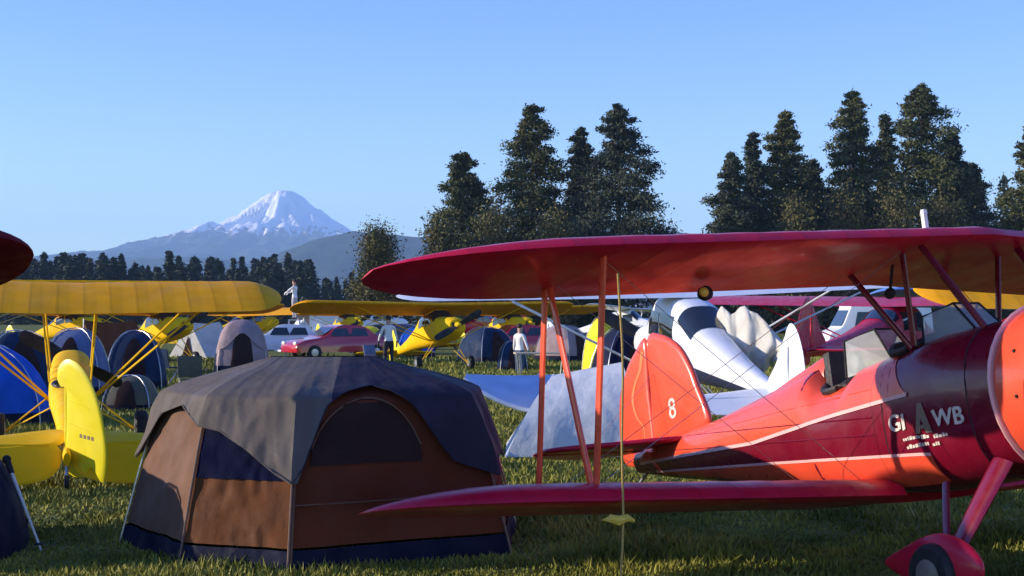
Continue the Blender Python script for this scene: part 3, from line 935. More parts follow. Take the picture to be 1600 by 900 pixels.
for zz in (.98, 1.10, 1.30):
    for s in (-1, 1):
        q = MB(); q.tube([(x, s * FB.yz(x, max(FB.at(x)[0] + .05, min(FB.at(x)[1] - .05, zz + .09 * (.0 - x) * (1 if zz < 1.2 else .2))), .001), max(FB.at(x)[0] + .05, min(FB.at(x)[1] - .05, zz + .09 * (.0 - x) * (1 if zz < 1.2 else .2)))) for x in [-.1 - 3.6 * k / 30 for k in range(31)]], .005, 5); q.build('stringer', M['maroon'] if zz < 1.15 else M['orange'], fus)
lb = MB(); vsb, fsb = text_mb('W', .13)
lb.add([(1.50 + v[0], -.5580 * math.cos((v[1] + .12) / .556), 1.08 + .558 * math.sin((v[1] + .12) / .556)) for v in vsb], fsb)
lb.build('lettering', M['cream'], cowl, smooth=False)
for k in range(7):
    a = 2 * PI * k / 7 + .2
    e = MB(); e.tube([(1.62, .12 * math.cos(a), 1.08 + .12 * math.sin(a)), (1.62, .36 * math.cos(a), 1.08 + .36 * math.sin(a))], [.06, .07], 10)
    e.build('engine_cylinder', M['steel'], bip)
cc = MB(); cc.lathe([(0, .2), (.3, .17), (.42, .08)], (1.6, 0, 1.08), 'x', 16); cc.build('crankcase', M['black'], bip)
propeller(bip, 2.08, 1.08, 1.0, M['steel'], 1.25)
sp = MB(); sp.lathe([(0, .13), (.1, .12), (.2, .08), (.26, .02)], (2.03, 0, 1.08), 'x', 18); sp.build('spinner', M['red'], bip)
for s in (-1, 1):
    lg = MB()
    lg.tube([(.98, s * .36, .68), (.80, s * .68, .16)], [.10, .075], 12, flat=.35)
    lg.tube([(.45, s * .36, .60), (.72, s * .68, .14)], [.03, .03], 8, flat=.5)
    lg.build('gear_leg', M['maroon'], bip)
    sp_ = MB()
    rs = []
    pf = [(1.06, .012, .05), (1.045, .055, .055), (1.0, .105, .06), (.92, .155, .07), (.82, .185, .08), (.70, .192, .09), (.56, .165, .10), (.42, .115, .11), (.28, .06, .125), (.18, .012, .135)]
    for xx, r_, zz in spline(pf, 4, closed=False):
        rs.append([(xx, s * .72 + .40 * r_ * math.cos(a), zz + r_ * math.sin(a)) for a in [2 * PI * k / 24 for k in range(24)]])
    sp_.rings(rs); sp_.build('wheel_fairing', M['red'], bip)
    wheel(bip, (.70, s * .72, .035), .195, .235)
tw = MB(); tw.tube([(-3.85, 0, 1.18), (-4.15, 0, 1.02)], .02, 6); tw.build('tail_spring', M['steel'], bip)
wheel(bip, (-4.17, 0, .985), .075, .05, 'tail_wheel')
lm = MB(); lm.lathe([(-.05, .035), (-.02, .05), (.02, .05), (.03, .03)], (-.32, -1.5, 2.03), 'x', 14)
l1 = lm.build('wing_lamp', M['black'], bip)
l2 = MB(); l2.ball((-.29, -1.53, 2.03), .034); l2.build('lens', M['amber'], l1)
vt = MB(); vt.tube([(.23, 0, 2.2), (.235, 0, 2.47)], .022, 8); vt.tube([(.235, 0, 2.47), (.24, 0, 2.5)], [.026, .02], 8); vt.build('fuel_vent', M['plastic'], bip)
mi = MB(); mi.ball((.12, -.30, 1.93), (.05, .03, .04)); mi.tube([(.12, -.30, 1.93), (.30, -.40, 2.08)], .012, 6); mi.build('mirror', M['black'], bip)
# tie-down rope
rp = MB()
a = Vector((0.61, 8.12, 2.0)); b = Vector((.60, 8.02, 0.02))
rp.tube([a.lerp(b, k / 10) + Vector((.035 * math.sin(k * PI / 10) * (1 + .3 * math.sin(k)), .02 * math.sin(k * 1.3), 0)) for k in range(11)], .007, 7)
rope = thing('tie_down_rope', 'tan tie-down rope hanging from the red wing to the grass with a knot', 'rope', (0, 0, 0))
rp.build('line', M['rope'], rope)
kn = MB(); kn.tube([(.52, 8.06, .58), (.56, 8.03, .60), (.61, 8.04, .585), (.66, 8.05, .60), (.70, 8.07, .58)], [.012, .024, .03, .022, .010], 8)  # thick yellow lump lying across the rope
kn.build('lump', mat('lump_yellow', (.75, .48, .06), .8, var=.2, nscale=60), rope)
stk = MB(); stk.tube([(.60, 8.02, -.05), (.60, 8.02, .09)], .012, 6); stk.build('stake', M['steel'], rope)

# ------------------------------------------------------------------ high-wing light aircraft
def high_wing(name, label, loc, heading, paint, under=None, finpaint=None, semi=5.35, pitch=11.0, roll=0, slats=False, parasol=False, droop=0.0, rudder=0.0, group=None, zw=1.98, nosewheel=False, chord=1.6, wingpaint=None, th=.11):
    """heading: clockwise from +Y, degrees"""
    t = thing(name, label, 'airplane', loc, (R(roll), R(-pitch), R(90 - heading)), group)
    P = paint; U = under or paint; Fp = finpaint or paint
    FH = Body([(1.78, .95, 1.35, .26, 2.2), (1.6, .86, 1.46, .36, 2.4), (1.1, .80, 1.56, .42, 3), (.75, .80, 1.62, .43, 3.2), (.35, .80, zw - .01, .42, 3.4),
               (-.2, .82, zw + .02, .42, 3.4), (-.85, .88, zw - .04, .40, 3.0), (-1.5, .96, 1.72, .34, 2.5), (-2.6, 1.06, 1.52, .23, 2.3), (-3.8, 1.14, 1.38, .12, 2.2), (-4.7, 1.16, 1.30, .035, 2)])
    if parasol:
        FH = Body([(1.78, .62, .95, .20, 2.2), (1.6, .55, .99, .26, 2.4), (1.1, .50, 1.01, .28, 3), (.3, .50, 1.02, .28, 3.2), (-.3, .56, 1.03, .27, 3),
                   (-.6, .60, 1.02, .26, 2.8), (-.95, .65, 1.06, .24, 2.4), (-1.5, .74, 1.12, .21, 2.3), (-2.6, .92, 1.22, .15, 2.2), (-3.8, 1.10, 1.30, .09, 2.2), (-4.7, 1.16, 1.30, .035, 2)])
    xs_ = [1.78, 1.7, 1.6, 1.4, 1.1, .9, .75, .55, .35, .1, -.2, -.5, -.85, -1.15, -1.5, -2, -2.6, -3.2, -3.8, -4.3, -4.7]
    f = FH.mesh(MB(), xs_, 26).build('fuselage', P, t)
    if under:
        q = MB()
        for s in (-1, 1):
            FH.patch(q, -4.6, 1.7, lambda x: FH.at(x)[0] + .012, lambda x: FH.at(x)[0] + (FH.at(x)[1] - FH.at(x)[0]) * .36, s, .004, 40, 4)
        q.build('belly_panel', U, f)
    for s in (() if parasol else (-1, 1)):
        q = MB(); FH.patch(q, -.75, -.12, 1.50, 1.86, s, .006, 6, 3); q.build('side_window', M['glass'], f)
        q = MB(); FH.patch(q, -.06, .46, 1.46, 1.84, s, .006, 6, 3); q.build('side_window', M['glass'], f)
        q = MB(); FH.patch(q, -.05, .58, .98, 1.40, s, .005, 6, 3); q.build('door', P, f)
    q = MB()
    def wsf(u, v):
        x = .40 + .33 * (1 - v)
        th = R(24) + R(132) * u
        p = FH.pt(x, th, .008)
        return p
    if parasol:
        for s in (-1, 1):
            for xa, xb in ((.55, .45), (-.25, -.40)):
                q = MB(); q.tube([(xa, s * .26, .98), (xb, s * .34, zw + .05)], .024, 8, flat=.5); q.build('cabane_strut', P, t)
        q = MB(); q.tube([(-.62 + .26 * math.cos(k * PI / 8), .21 * math.sin(k * PI / 8), 1.03 - .02 * math.cos(k * PI / 8)) for k in range(17)], .025, 7); q.build('cockpit_coaming', M['leather'], f)
    else:
        q.grid(wsf, 14, 4); q.build('windshield', M['glass'], f)
        q = MB()
        q.grid(lambda u, v: FH.pt(-.9 - .5 * v, R(30) + R(120) * u, .008), 12, 4); q.build('rear_window', M['glass'], f)
    wing_mb(MB(), both(semi, chord * .51, zw + .04, chord, th, R(1.0), 0, tip=.5)).build('wing', wingpaint or P, t, angle=60)
    if slats:
        sl = MB(); sl.box((.92, 0, zw + .115), (.12, semi * 1.25, .022), rot=(0, .3, 0)); slo = sl.build('slat', P, t)
        nbk = 13
        for k in range(nbk):
            yy = -semi * .6 + 1.2 * semi * k / (nbk - 1)
            bk = MB(); bk.tube([(.92, yy, zw + .115), (.6, yy + .2, zw + .10)], .022, 6, flat=.6)
            bk.build('slat_bracket', P, t)
    for s in (-1, 1):
        for (xa, xb) in ((.45, .50), (.35, -.42)):
            q = MB(); q.tube([(xa, s * (.27 if parasol else .40), .56 if parasol else .88), (xb, s * min(2.9, semi * .62), zw + .03)], .03, 8, flat=.5); q.build('lift_strut', P, t)
        q = MB()
        q.tube([(.75, s * .26, .54 if parasol else .86), (.42, s * .86, .12)], .024, 8, flat=.5); q.tube([(.05, s * .26, .54 if parasol else .86), (.40, s * .86, .12)], .02, 8, flat=.5)
        q.build('gear_leg', P if not nosewheel else M['white'], t)
        wheel(t, (.42, s * .93, -.42 * math.tan(R(pitch)) + .235), .235, .17)
        plate(MB(), spline([(-3.85, s * .05), (-4.05, s * .7), (-4.22, s * 1.38), (-4.38, s * 1.45), (-4.40, s * .7), (-4.40, s * .08)], 4), .045, 'z', 1.30).build('stabilizer', P, t, angle=60)
        eo = spline([(0, s * .10), (0, s * .7), (0, s * 1.46), (-.22, s * 1.42), (-.42, s * 1.0), (-.46, s * .5), (-.34, s * .12)], 4)
        e = plate(MB(), eo, .024, 'z', 0).build('elevator', P, t, angle=60, loc=(-4.42, 0, 1.30))
        e.rotation_euler = (0, R(-droop), 0)
    plate(MB(), spline([(-3.75, 1.32), (-4.05, 1.66), (-4.28, 1.98), (-4.42, 2.06), (-4.43, 1.7), (-4.43, 1.28)], 5), .05).build('fin', Fp, t, angle=60)
    ro = spline([(0, 1.06), (0.0, 1.5), (.01, 1.94), (.13, 1.98), (.12, 2.12), (-.02, 2.22), (-.22, 2.16), (-.42, 1.92), (-.54, 1.58), (-.58, 1.28), (-.52, 1.02), (-.36, 1.16), (-.22, 1.02)], 5)
    r_ = plate(MB(), ro, .028).build('rudder', Fp, t, angle=60, loc=(-4.47, 0, 0))
    r_.rotation_euler = (0, 0, R(rudder))
    zg = 4.72 * math.tan(R(pitch))
    if nosewheel:
        q = MB(); q.tube([(1.45, 0, .9), (1.5, 0, .15)], .03, 8); q.build('nose_leg', M['white'], t)
        wheel(t, (1.5, 0, .20 - 1.5 * math.tan(R(pitch))), .2, .14, 'nose_wheel')
    else:
        q = MB(); q.tube([(-4.5, 0, 1.17), (-4.72, 0, zg + .09)], .022, 6); q.build('tail_spring', M['steel'], t)
        wheel(t, (-4.72, 0, zg + .075), .08, .05, 'tail_wheel')
    zp_ = .79 if parasol else 1.15
    propeller(t, 1.86, zp_, .80 if parasol else .95, M['dark'], .5)
    q = MB(); q.lathe([(0, .12), (.1, .10), (.18, .02)], (1.80, 0, zp_), 'x', 14); q.build('spinner', P, t)
    for s in (-1, 1):
        q = MB(); q.lathe([(0, .07), (.012, .065)], (1.775, s * .13, zp_ + .04), 'x', 10); q.build('air_intake', M['dark'], t)
    for s in (-1, 1):
        for zz in (1.30, 1.56, 1.80):
            q = MB(); q.tube([(-.06, s * .0125, zz), (-.30, s * .0125, zz - .03), (-.46, s * .008, zz - .08)], .005, 5); q.build('rib', Fp, r_)
    return t
def tail_to(loc_tail, heading, L=4.6):
    h = R(heading)
    return (loc_tail[0] + L * math.sin(h), loc_tail[1] + L * math.cos(h), 0)
yA = high_wing('light_airplane', 'nearest yellow airplane seen from behind with bright lemon rudder beside the brown tent', tail_to((-4.55, 14.4), -17), -17,
               M['yellow'], wingpaint=M['yellow_wing'], finpaint=M['lemon'], semi=2.75, parasol=True, slats=True, droop=42, rudder=42, zw=1.98)
rdA = [c_ for c_ in yA.children if c_.name.startswith('rudder')][0]
q = MB()
for k in range(4):
    q.add([(-.20 - .055 * k, .0155, 1.44), (-.235 - .055 * k, .0155, 1.44), (-.235 - .055 * k, .0155, 1.48), (-.20 - .055 * k, .0155, 1.48)], [(0, 1, 2, 3)])
q.build('small_lettering', M['tan'], rdA, smooth=False)
yB = high_wing('light_airplane', 'yellow high-wing airplane facing the camera beyond the brown tent roof', (px(688, 47), 47, 0), 180 - 24, M['yellow'], wingpaint=M['yellow_wing'], semi=5.0, finpaint=M['lemon'])
yC = copy_tree(yB); yC.location = (px(262, 52), 52, 0); yC.rotation_euler[2] = R(90 - 140)
yC['label'] = 'small yellow airplane partly hidden under the nearest yellow wing'
yD = copy_tree(yB); yD.location = (px(1450, 19.5) + 4.8, 19.5, 0); yD.rotation_euler[2] = R(90 - 2)
yD['label'] = 'yellow airplane wing showing behind the biplane cabane struts at far right'
for o_ in (yB, yC, yD): o_['group'] = 'yellow high-wing airplanes'
wp = high_wing('light_airplane', 'white high-wing airplane with navy belly parked behind the orange fin', tail_to((3.45, 17.3), -10), -10,
               M['white'], under=M['navy'], semi=4.4, roll=-1.9, droop=15, zw=2.09, chord=.85, pitch=6.8, th=.085)
cp_ = high_wing('light_airplane', 'cream winged airplane in the left background behind the blue tent', (px(-60, 40) - 1.5, 41, 0), 172, M['creampaint'], semi=5.2)
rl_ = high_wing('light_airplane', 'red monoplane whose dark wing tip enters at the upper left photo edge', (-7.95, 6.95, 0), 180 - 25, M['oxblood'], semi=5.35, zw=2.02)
rt = high_wing('light_airplane', 'red airplane with tall fin parked behind the white airplane', tail_to((px(1262, 25), 25.0), 35), 35, M['red'], semi=4.8, pitch=1.5, nosewheel=True, finpaint=M['red'])
bp_ = high_wing('light_airplane', 'blue winged airplane at the far right edge of the photo', (px(1690, 30), 30.5, 0), 170, M['blueplane'], semi=4.6, zw=2.1)
def more(src, label, x, Y, heading, group=None):
    c = copy_tree(src); c.location = (px(x, Y), Y, 0); c.rotation_euler[2] = R(90 - heading); c['label'] = label
    if group: c['group'] = group
    return c
more(yB, 'small yellow airplane between the mauve tent and the white car', 398, 78, 40, 'yellow high-wing airplanes')
more(yB, 'distant yellow airplane behind the red car', 545, 84, 150, 'yellow high-wing airplanes')
more(yB, 'yellow airplane standing just left of the orange interplane struts', 800, 62, 150, 'yellow high-wing airplanes')
more(yB, 'far yellow airplane below the left end of the far tree line', 120, 70, 120, 'yellow high-wing airplanes')
rw = more(rt, 'small distant red airplane between the yellow airplanes', 742, 76, 215, 'small red airplanes')
rt['group'] = 'small red airplanes'
more(wp, 'small distant white airplane in front of the hangar', 600, 95, 60, 'white high-wing airplanes')
more(wp, 'white airplane far back behind the yellow tent', 985, 70, 120, 'white high-wing airplanes')
wp['group'] = 'white high-wing airplanes'
#@@PART3
# ------------------------------------------------------------------ the brown tent
def main_tent():
    c = Vector((-1.50, 11.15, 0))
    cor = [Vector(p + (0,)) for p in ((-3.03, 10.95), (-2.34, 9.93), (-1.53, 9.62), (-.02, 10.42), (.02, 11.75), (-1.1, 12.75), (-2.6, 12.3))]
    n = len(cor)
    t = thing('tent', 'large brown family tent with grey and navy rainfly in the left foreground', 'tent', c)
    H = [0, .16, .45, .75, 1.0, 1.14, 1.195, 1.265, 1.34, 1.405]
    Rr = [1.0, .968, .905, .838, .775, .725, .63, .44, .20, .02]
    def rad(h): return float(np.interp(h, H, Rr))
    def edge(i, fr):
        a, b = cor[i % n] - c, cor[(i + 1) % n] - c
        return a.lerp(b, fr)
    def pos(e, r, h): return (e.x * r + max(0, 1 - r) * (.34) * math.tanh(e.x * 2.2) * (1 if r < 1 else 0), e.y * r, h)
    def P(i, fr, h, off=0.0, bulge=.03):
        e = edge(i, fr)
        r = rad(h)
        k = 4 * fr * (1 - fr)
        q = mnoise.fractal(Vector((i * 3.1 + fr * 2.4, h * 2.6, 1.7)), 1, 2, 3) * .022 + (.5 - abs(mnoise.noise(Vector((fr * 6 + h * 4 + i * 7, fr * 3 - h * 5, 3))))) * .020
        rr_ = r * (1 + bulge * -k * .5) + off + q * min(1, k * 2)
        return pos(e, rr_, h)
    def panel(name, i, f0, f1, h0, h1, mt, off=0.0, nu=34, nv=26, parent=None):
        lo_ = h0 if callable(h0) else (lambda f: h0)
        hi_ = h1 if callable(h1) else (lambda f: h1)
        m = MB()
        m.grid(lambda u, v: P(i, f0 + (f1 - f0) * u, lo_(f0 + (f1 - f0) * u) + (hi_(f0 + (f1 - f0) * u) - lo_(f0 + (f1 - f0) * u)) * v, off), nu, nv)
        return m.build(name, mt, parent or t, angle=80)
    wallm = [M['tent_tan'], M['tent_brown'], M['tent_rust'], M['tent_rust'], M['tent_brown'], M['tent_brown'], M['tent_tan']]
    for i in range(n):
        panel('wall_panel', i, 0, 1, .155, 1.37, wallm[i], 0)
        panel('floor_skirt', i, 0, 1, 0, .14, M['tent_navy'], .006, 34, 4)  # floor band, its colour darkened for the shade at the tent foot
    # navy mesh window on the short left-front wall, brown door flap and mesh on the right-front wall
    panel('mesh_window', 1, .02, .98, .60, 1.16, M['tent_navymesh'], .008)
    arch = lambda f: .70 + .46 * math.sqrt(max(0, 1 - ((f - .36) / .29) ** 2))
    panel('door_mesh', 2, .08, .64, .70, arch, M['tent_mesh'], .010, 20, 8)
    zp = MB()
    zp.tube([Vector(P(2, f, arch(f), .016)) for f in [.08 + .56 * k / 20 for k in range(21)]], .007, 6)
    zp.tube([Vector(P(2, .012, h, .012)) for h in (.05, .2, .4, .6, .75)], .008, 6)
    zp.tube([Vector(P(2, f, .44, .012)) for f in (.02, .3, .6, .95)], .006, 6)
    zp.build('zipper', M['tent_tan'], t)
    # rainfly
    low = {  # corner side fraction -> lower edge height
        0: [(0, .62), (.25, .98), (.6, 1.06), (1, .93)],
        1: [(0, .93), (.25, .90), (.55, .78), (.85, .62), (1, .56)],
        2: [(0, .56), (.03, .56), (.08, .80), (.14, 1.07), (.22, 1.17), (.38, 1.215), (.52, 1.17), (.62, 1.06), (.70, .86), (.78, .66), (1, .54)],
        3: [(0, .54), (.3, .62), (.7, .64), (1, .56)], 4: [(0, .56), (.3, .9), (.7, .9), (1, .6)],
        5: [(0, .6), (.3, .95), (.7, .95), (1, .6)], 6: [(0, .6), (.4, .95), (.7, .85), (1, .62)]}
    def fly(i, name, mt, f0=0., f1=1., off=.034):
        m = MB()
        xs_, ys_ = zip(*low[i])
        def fn(u, v):
            f = f0 + (f1 - f0) * u
            h0 = float(np.interp(f, xs_, ys_))
            h = h0 + (1.40 - h0) * v ** .8
            e = edge(i, f)
            q = mnoise.fractal(Vector((e.x * 2.6, e.y * 2.6, h * 2.2)), 1, 2, 3) + .9 * (.5 - abs(mnoise.noise(Vector((e.x * 6 + h * 2, e.y * 6, h * 3.5))))) + .4 * mnoise.noise(Vector((e.x * 14, e.y * 14, h * 4)))
            sag = .05 * 4 * f * (1 - f) * math.sin(min(1, v * 1.3) * PI) * .6
            r = rad(h) + off * (1.3 - .6 * v) - sag * .5 + q * .02 * (1 - v * .5)
            return pos(e, r, h + .035 - sag * .3)
        m.grid(fn, 60, 36)
        return m.build(name, mt, t, angle=80)
    mats = [M['fly_grey'], M['fly_grey'], M['fly_navy'], M['fly_navy'], M['fly_navy'], M['fly_grey'], M['fly_grey']]
    for i in range(n):
        if i == 2:
            fly(i, 'rainfly_panel', M['fly_grey'], 0, .17); fly(i, 'rainfly_panel', M['fly_navy'], .17, 1)
        else: fly(i, 'rainfly_panel', mats[i])
    # corner poles under the fly, piping along the fly edge
    for i in range(n):
        m = MB(); m.tube([Vector(P(i, 0, h, .012)) for h in (0, .2, .5, .8, 1.0, 1.16, 1.25, 1.34)], .009, 6); m.build('pole', M['tent_webbing'] if i in (1, 2, 3) else M["steel"], t)
    for i in range(n):
        m = MB(); xs_, ys_ = zip(*low[i])
        pts = []
        for k in range(21):
            f = k / 20; h0 = float(np.interp(f, xs_, ys_)); e = edge(i, f); r = rad(h0) + .034 * 1.3 + .004
            pts.append(pos(e, r, h0 + .035))
        m.tube(pts, .005, 5); m.build('edge_webbing', M['fly_grey'] if i in (0, 1) else M['fly_navy'], t)
    return t
main_tent()

# ------------------------------------------------------------------ dome tents
def dome_tent(label, x, Y, rx, ry, h, m, rz=0.0, fly=None, door=None, n=24, group='dome tents on the airfield', vest=0.0):
    t = thing('dome_tent', label, 'tent', (x, Y, 0), (0, 0, rz), group)
    def P(a, u, k=1.0, vs=0.0):
        # four-poled dome: squarish plan
        e = 1 / max(abs(math.cos(a)), abs(math.sin(a))) ** .55
        r = math.cos(u * PI / 2) ** .75 * e * .9
        return (rx * r * math.cos(a) * k + vs * max(0, -math.sin(a)) ** 3 * 0, ry * r * math.sin(a) * k - vs * max(0, -math.sin(a)) ** 4 * (1 - u), h * math.sin(u * PI / 2) * k)
    b = MB(); b.grid(lambda u, v: P(u * 2 * PI, v), 32, 10); b.build('canopy', m, t, angle=50)
    s = MB(); s.grid(lambda u, v: P(u * 2 * PI, v * .10, 1.012), 32, 2); s.build('floor_skirt', M['tent_navy'], t)
    if fly:
        f = MB(); f.grid(lambda u, v: P(u * 2 * PI, .42 + .12 * math.cos(u * 8 * PI) + v * (.575 - .12 * math.cos(u * 8 * PI)), 1.03), 48, 8); f.build('rainfly', fly, t, angle=60)
    for k in range(2):
        p = MB(); a = PI / 4 + k * PI / 2
        p.tube([P(a if q <= 8 else a + PI, q / 8 if q <= 8 else (16 - q) / 8, 1.02) for q in range(17)], .011, 6); p.build('pole', M['steel'], t)
    d = MB()
    a0 = door if door is not None else -PI / 2
    d.grid(lambda u, v: P(a0 - .42 + .84 * u, .05 + v * (.62 * (1 - (2 * u - 1) ** 2) ** .5 + .01), 1.012), 14, 6); d.build('door', M['tent_mesh'], t)
    return t
dome_tent('bright blue dome tent behind the orange elevator at the left photo edge', px(8, 23) - .75, 23.2, 1.55, 1.3, 1.33, M['blue_tent'], .3)
dome_tent('dull slate blue dome tent directly above the lemon rudder', px(118, 31), 31, .82, .9, 1.48, M['slate_tent'], .1)
dome_tent('dark teal dome tent right of the slate blue one under the yellow wing', px(212, 34), 34, .82, 1.0, 1.40, M['darktent'], .2)
dome_tent('mauve grey dome tent under the tip of the nearest yellow wing', px(378, 44), 44, .95, 1.2, 1.62, M['mauve_tent'], .2, fly=M['mauve_tent'])
dome_tent('black shadowy dome tent at the left photo edge above the blue tent', px(28, 29), 29, 1.0, 1.0, 1.45, M['darktent'], .5)
dome_tent('navy dome tent cut by the lower left corner of the photo', -4.85, 10.55, 1.28, 1.1, 1.02, M['tent_navy'], .25)
dome_tent('yellow dome tent between the orange struts and the white airplane', px(948, 38), 38, .62, .7, 1.78, M['yellow_tent'], .4)
dome_tent('olive brown low tent to the right of the lemon rudder', px(205, 27), 27, .55, .8, .62, M['oliveplastic'], .1)
dome_tent('small dark blue tent between the yellow airplane and the orange struts', px(800, 46), 46, .55, .8, .95, M['darktent'], .1)
dome_tent('dark low tent behind the silver tent and left of the white airplane', px(985, 30), 30, .95, 1.0, 1.55, M['tent_navy'], .2)

def ridge_tent(label, x, Y, w, d, h, m, rz):
    t = thing('ridge_tent', label, 'tent', (x, Y, 0), (0, 0, rz), 'ridge tents on the airfield')
    for s in (-1, 1):
        b = MB(); b.grid(lambda u, v: (s * w / 2 * (1 - v) + s * .06 * math.sin(v * PI) * -1, d * (u - .5) * (1 - .12 * v), h * v - .05 * h * math.sin(u * PI) * v), 8, 5); b.build('roof_slope', m, t)
    for s in (-1, 1):
        e = MB(); e.add([(-w / 2, s * d / 2, 0), (w / 2, s * d / 2, 0), (0, s * d / 2 * .88, h)], [(0, 1, 2)]); e.build('end_wall', m, t)
    q = MB(); q.tube([(0, -d / 2 * .9, 0), (0, -d / 2 * .9, h + .05)], .02, 6); q.build('pole', M['steel'], t)
    q = MB(); q.add([(-w * .16, -d / 2 - .012, 0), (w * .16, -d / 2 - .012, 0), (0, -d / 2 * .93 - .03, h * .62)], [(0, 1, 2)]); q.build('door', M['tent_mesh'], t)
RID = (1, 4, 5)
for k, (lab, x, Y, rx, h, mk) in enumerate([
        ('blue dome tent beside the dark car', 650, 60, .9, 1.3, 'blue_tent'),
        ('silver dome tent under the left end of the far yellow wing', 470, 72, 1.2, 1.5, 'silver'),
        ('dark dome tent at the tail of the yellow airplane', 760, 54, 1.0, 1.35, 'darktent'),
        ('mauve dome tent behind the orange interplane struts', 880, 56, 1.0, 1.4, 'mauve_tent'),
        ('beige dome tent far behind the camp chairs', 320, 60, 1.0, 1.4, 'canvas'),
        ('brown dome tent left of the teal tent', 172, 44, .9, 1.5, 'tent_brown'),
        ('yellow dome tent far beyond the red car', 575, 68, .9, 1.3, 'yellow_tent')]):
    if k in RID: ridge_tent(lab.replace('dome tent', 'ridge tent'), px(x, Y), Y, rx * 2, rx * 2.4, h * 1.1, M[mk], .5 - .23 * k)
    else: dome_tent(lab, px(x, Y), Y, rx, rx * 1.1, h, M[mk], .3 * k)
# silver tent with awning
def silver_tent():
    t = thing('awning_tent', 'silver tent with pale blue awning behind the orange interplane struts', 'tent', (px(890, 18.2), 18.2, 0))
    x0, x1 = px(790, 17.4) - px(890, 18.2), px(1000, 17.4) - px(890, 18.2)
    ht = pz(566, 18.2)
    b = MB()
    ridge0, ridge1 = (x0 + .62, 0, ht * .86), (x1 - .15, .1, ht)
    def wave(p, s): return (p[0], p[1], p[2])
    def fn(u, v):
        lo_ = Vector((x0 + (x1 - x0) * u, -.85, .02)); hi_ = Vector(ridge0).lerp(Vector(ridge1), u)
        p = lo_.lerp(hi_, v)
        q = mnoise.fractal(Vector((u * 4, v * 3, .5)), 1, 2, 3) * .05
        return (p.x, p.y - math.sin(v * PI) * .22 + q * .5, p.z + math.sin(v * PI) * .12)
    b.grid(fn, 20, 12); b.build('front_slope', M['silver'], t, angle=80)
    c = MB(); c.grid(lambda u, v: tuple(Vector((x0 + (x1 - x0) * u, 1.1, .02)).lerp(Vector(ridge0).lerp(Vector(ridge1), u), v)), 12, 6); c.build('rear_slope', M['silver'], t)
    for (xx, rd) in ((x0, ridge0), (x1, ridge1)):
        e = MB(); e.add([(xx, -.85, .02), (xx, 1.1, .02), rd], [(0, 1, 2)]); e.build('end_wall', M['silver'], t)
    pp = MB(); pp.tube([(x0, -.87, .02), tuple(Vector((x0, -.97, .02)).lerp(Vector(ridge0), .5) + Vector((0, -.02, .07))), ridge0], .018, 6); pp.build('pole', M['white'], t)
    # awning: scoop of fabric reaching left from the ridge
    a = MB()
    ax0, ax1 = px(728, 19.2) - px(890, 18.2), px(880, 19.2) - px(890, 18.2)
    def af(u, v):
        x = ax0 + (ax1 - ax0) * u
        zt = pz(586, 19.2) - .02 * math.sin(u * 3)
        zb = pz(590 + 52 * math.sin(min(1, u * 1.15) * PI / 2) ** .8, 18.6)
        return (x, 1.35 - 1.35 * v, zt + (zb - zt) * (v ** 2.2))
    a.grid(af, 18, 10); aw = a.build('awning', M['awning'], t, angle=80)
    hem = MB(); hem.tube([af(u / 12, 1) for u in range(13)], .03, 6); hem.build('hem', M['white'], aw)
    for u, v in ((0, 0), (0.02, 1), (.75, 0)):
        q = af(u, v); p = MB(); p.tube([(q[0], q[1], 0), (q[0], q[1], q[2] + .03)], .014, 6); p.build('awning_pole', M['steel'], t)
    gl = MB()
    gl.tube([(x0, -.85, .05), (x0 - .28, -1.2, 0)], .004, 5); gl.build('guy_line', M['piping'], t)
silver_tent()
# canvas tarp hung from the white wing
def tarp():
    Y0 = 20.6
    t = MB()
    pr = ((1110, 560, 585), (1116, 520, 590), (1122, 488, 588), (1128, 478, 586), (1135, 484, 588), (1142, 492, 594), (1150, 488, 592), (1157, 480, 590), (1164, 478, 592), (1172, 486, 590),
          (1184, 490, 588), (1196, 503, 578), (1210, 520, 566), (1228, 541, 548))
    cols, top, bot = zip(*pr)
    def fn(u, v):
        x = cols[0] + (cols[-1] - cols[0]) * u
        a = float(np.interp(x, cols, top)); b_ = float(np.interp(x, cols, bot))
        y = a + (b_ - a) * v
        n_ = mnoise.fractal(Vector((u * 5, v * 4.2, 2.2)), .9, 2.2, 4)
        rg = 1 - abs(mnoise.noise(Vector((u * 6 + v * 2.5, v * 2 - u * 3, 7)))) * 2
        Y = Y0 - 1.0 * u - .035 * n_ - .075 * math.cos(u * 24 + 2.5 * v + n_) * (.35 + .65 * v) - .15 * math.sin(v * PI)
        return (px(x, Y0 - u), Y, pz(y, Y0 - u))
    t.grid(fn, 90, 40)
    o = t.build('tarp', M['canvas'], angle=120)
    so = o.modifiers.new('thickness', 'SOLIDIFY'); so.thickness = .01
    tag(o, 'crumpled beige canvas tarp draped over the tail boom of the white airplane', 'tarp')
tarp()

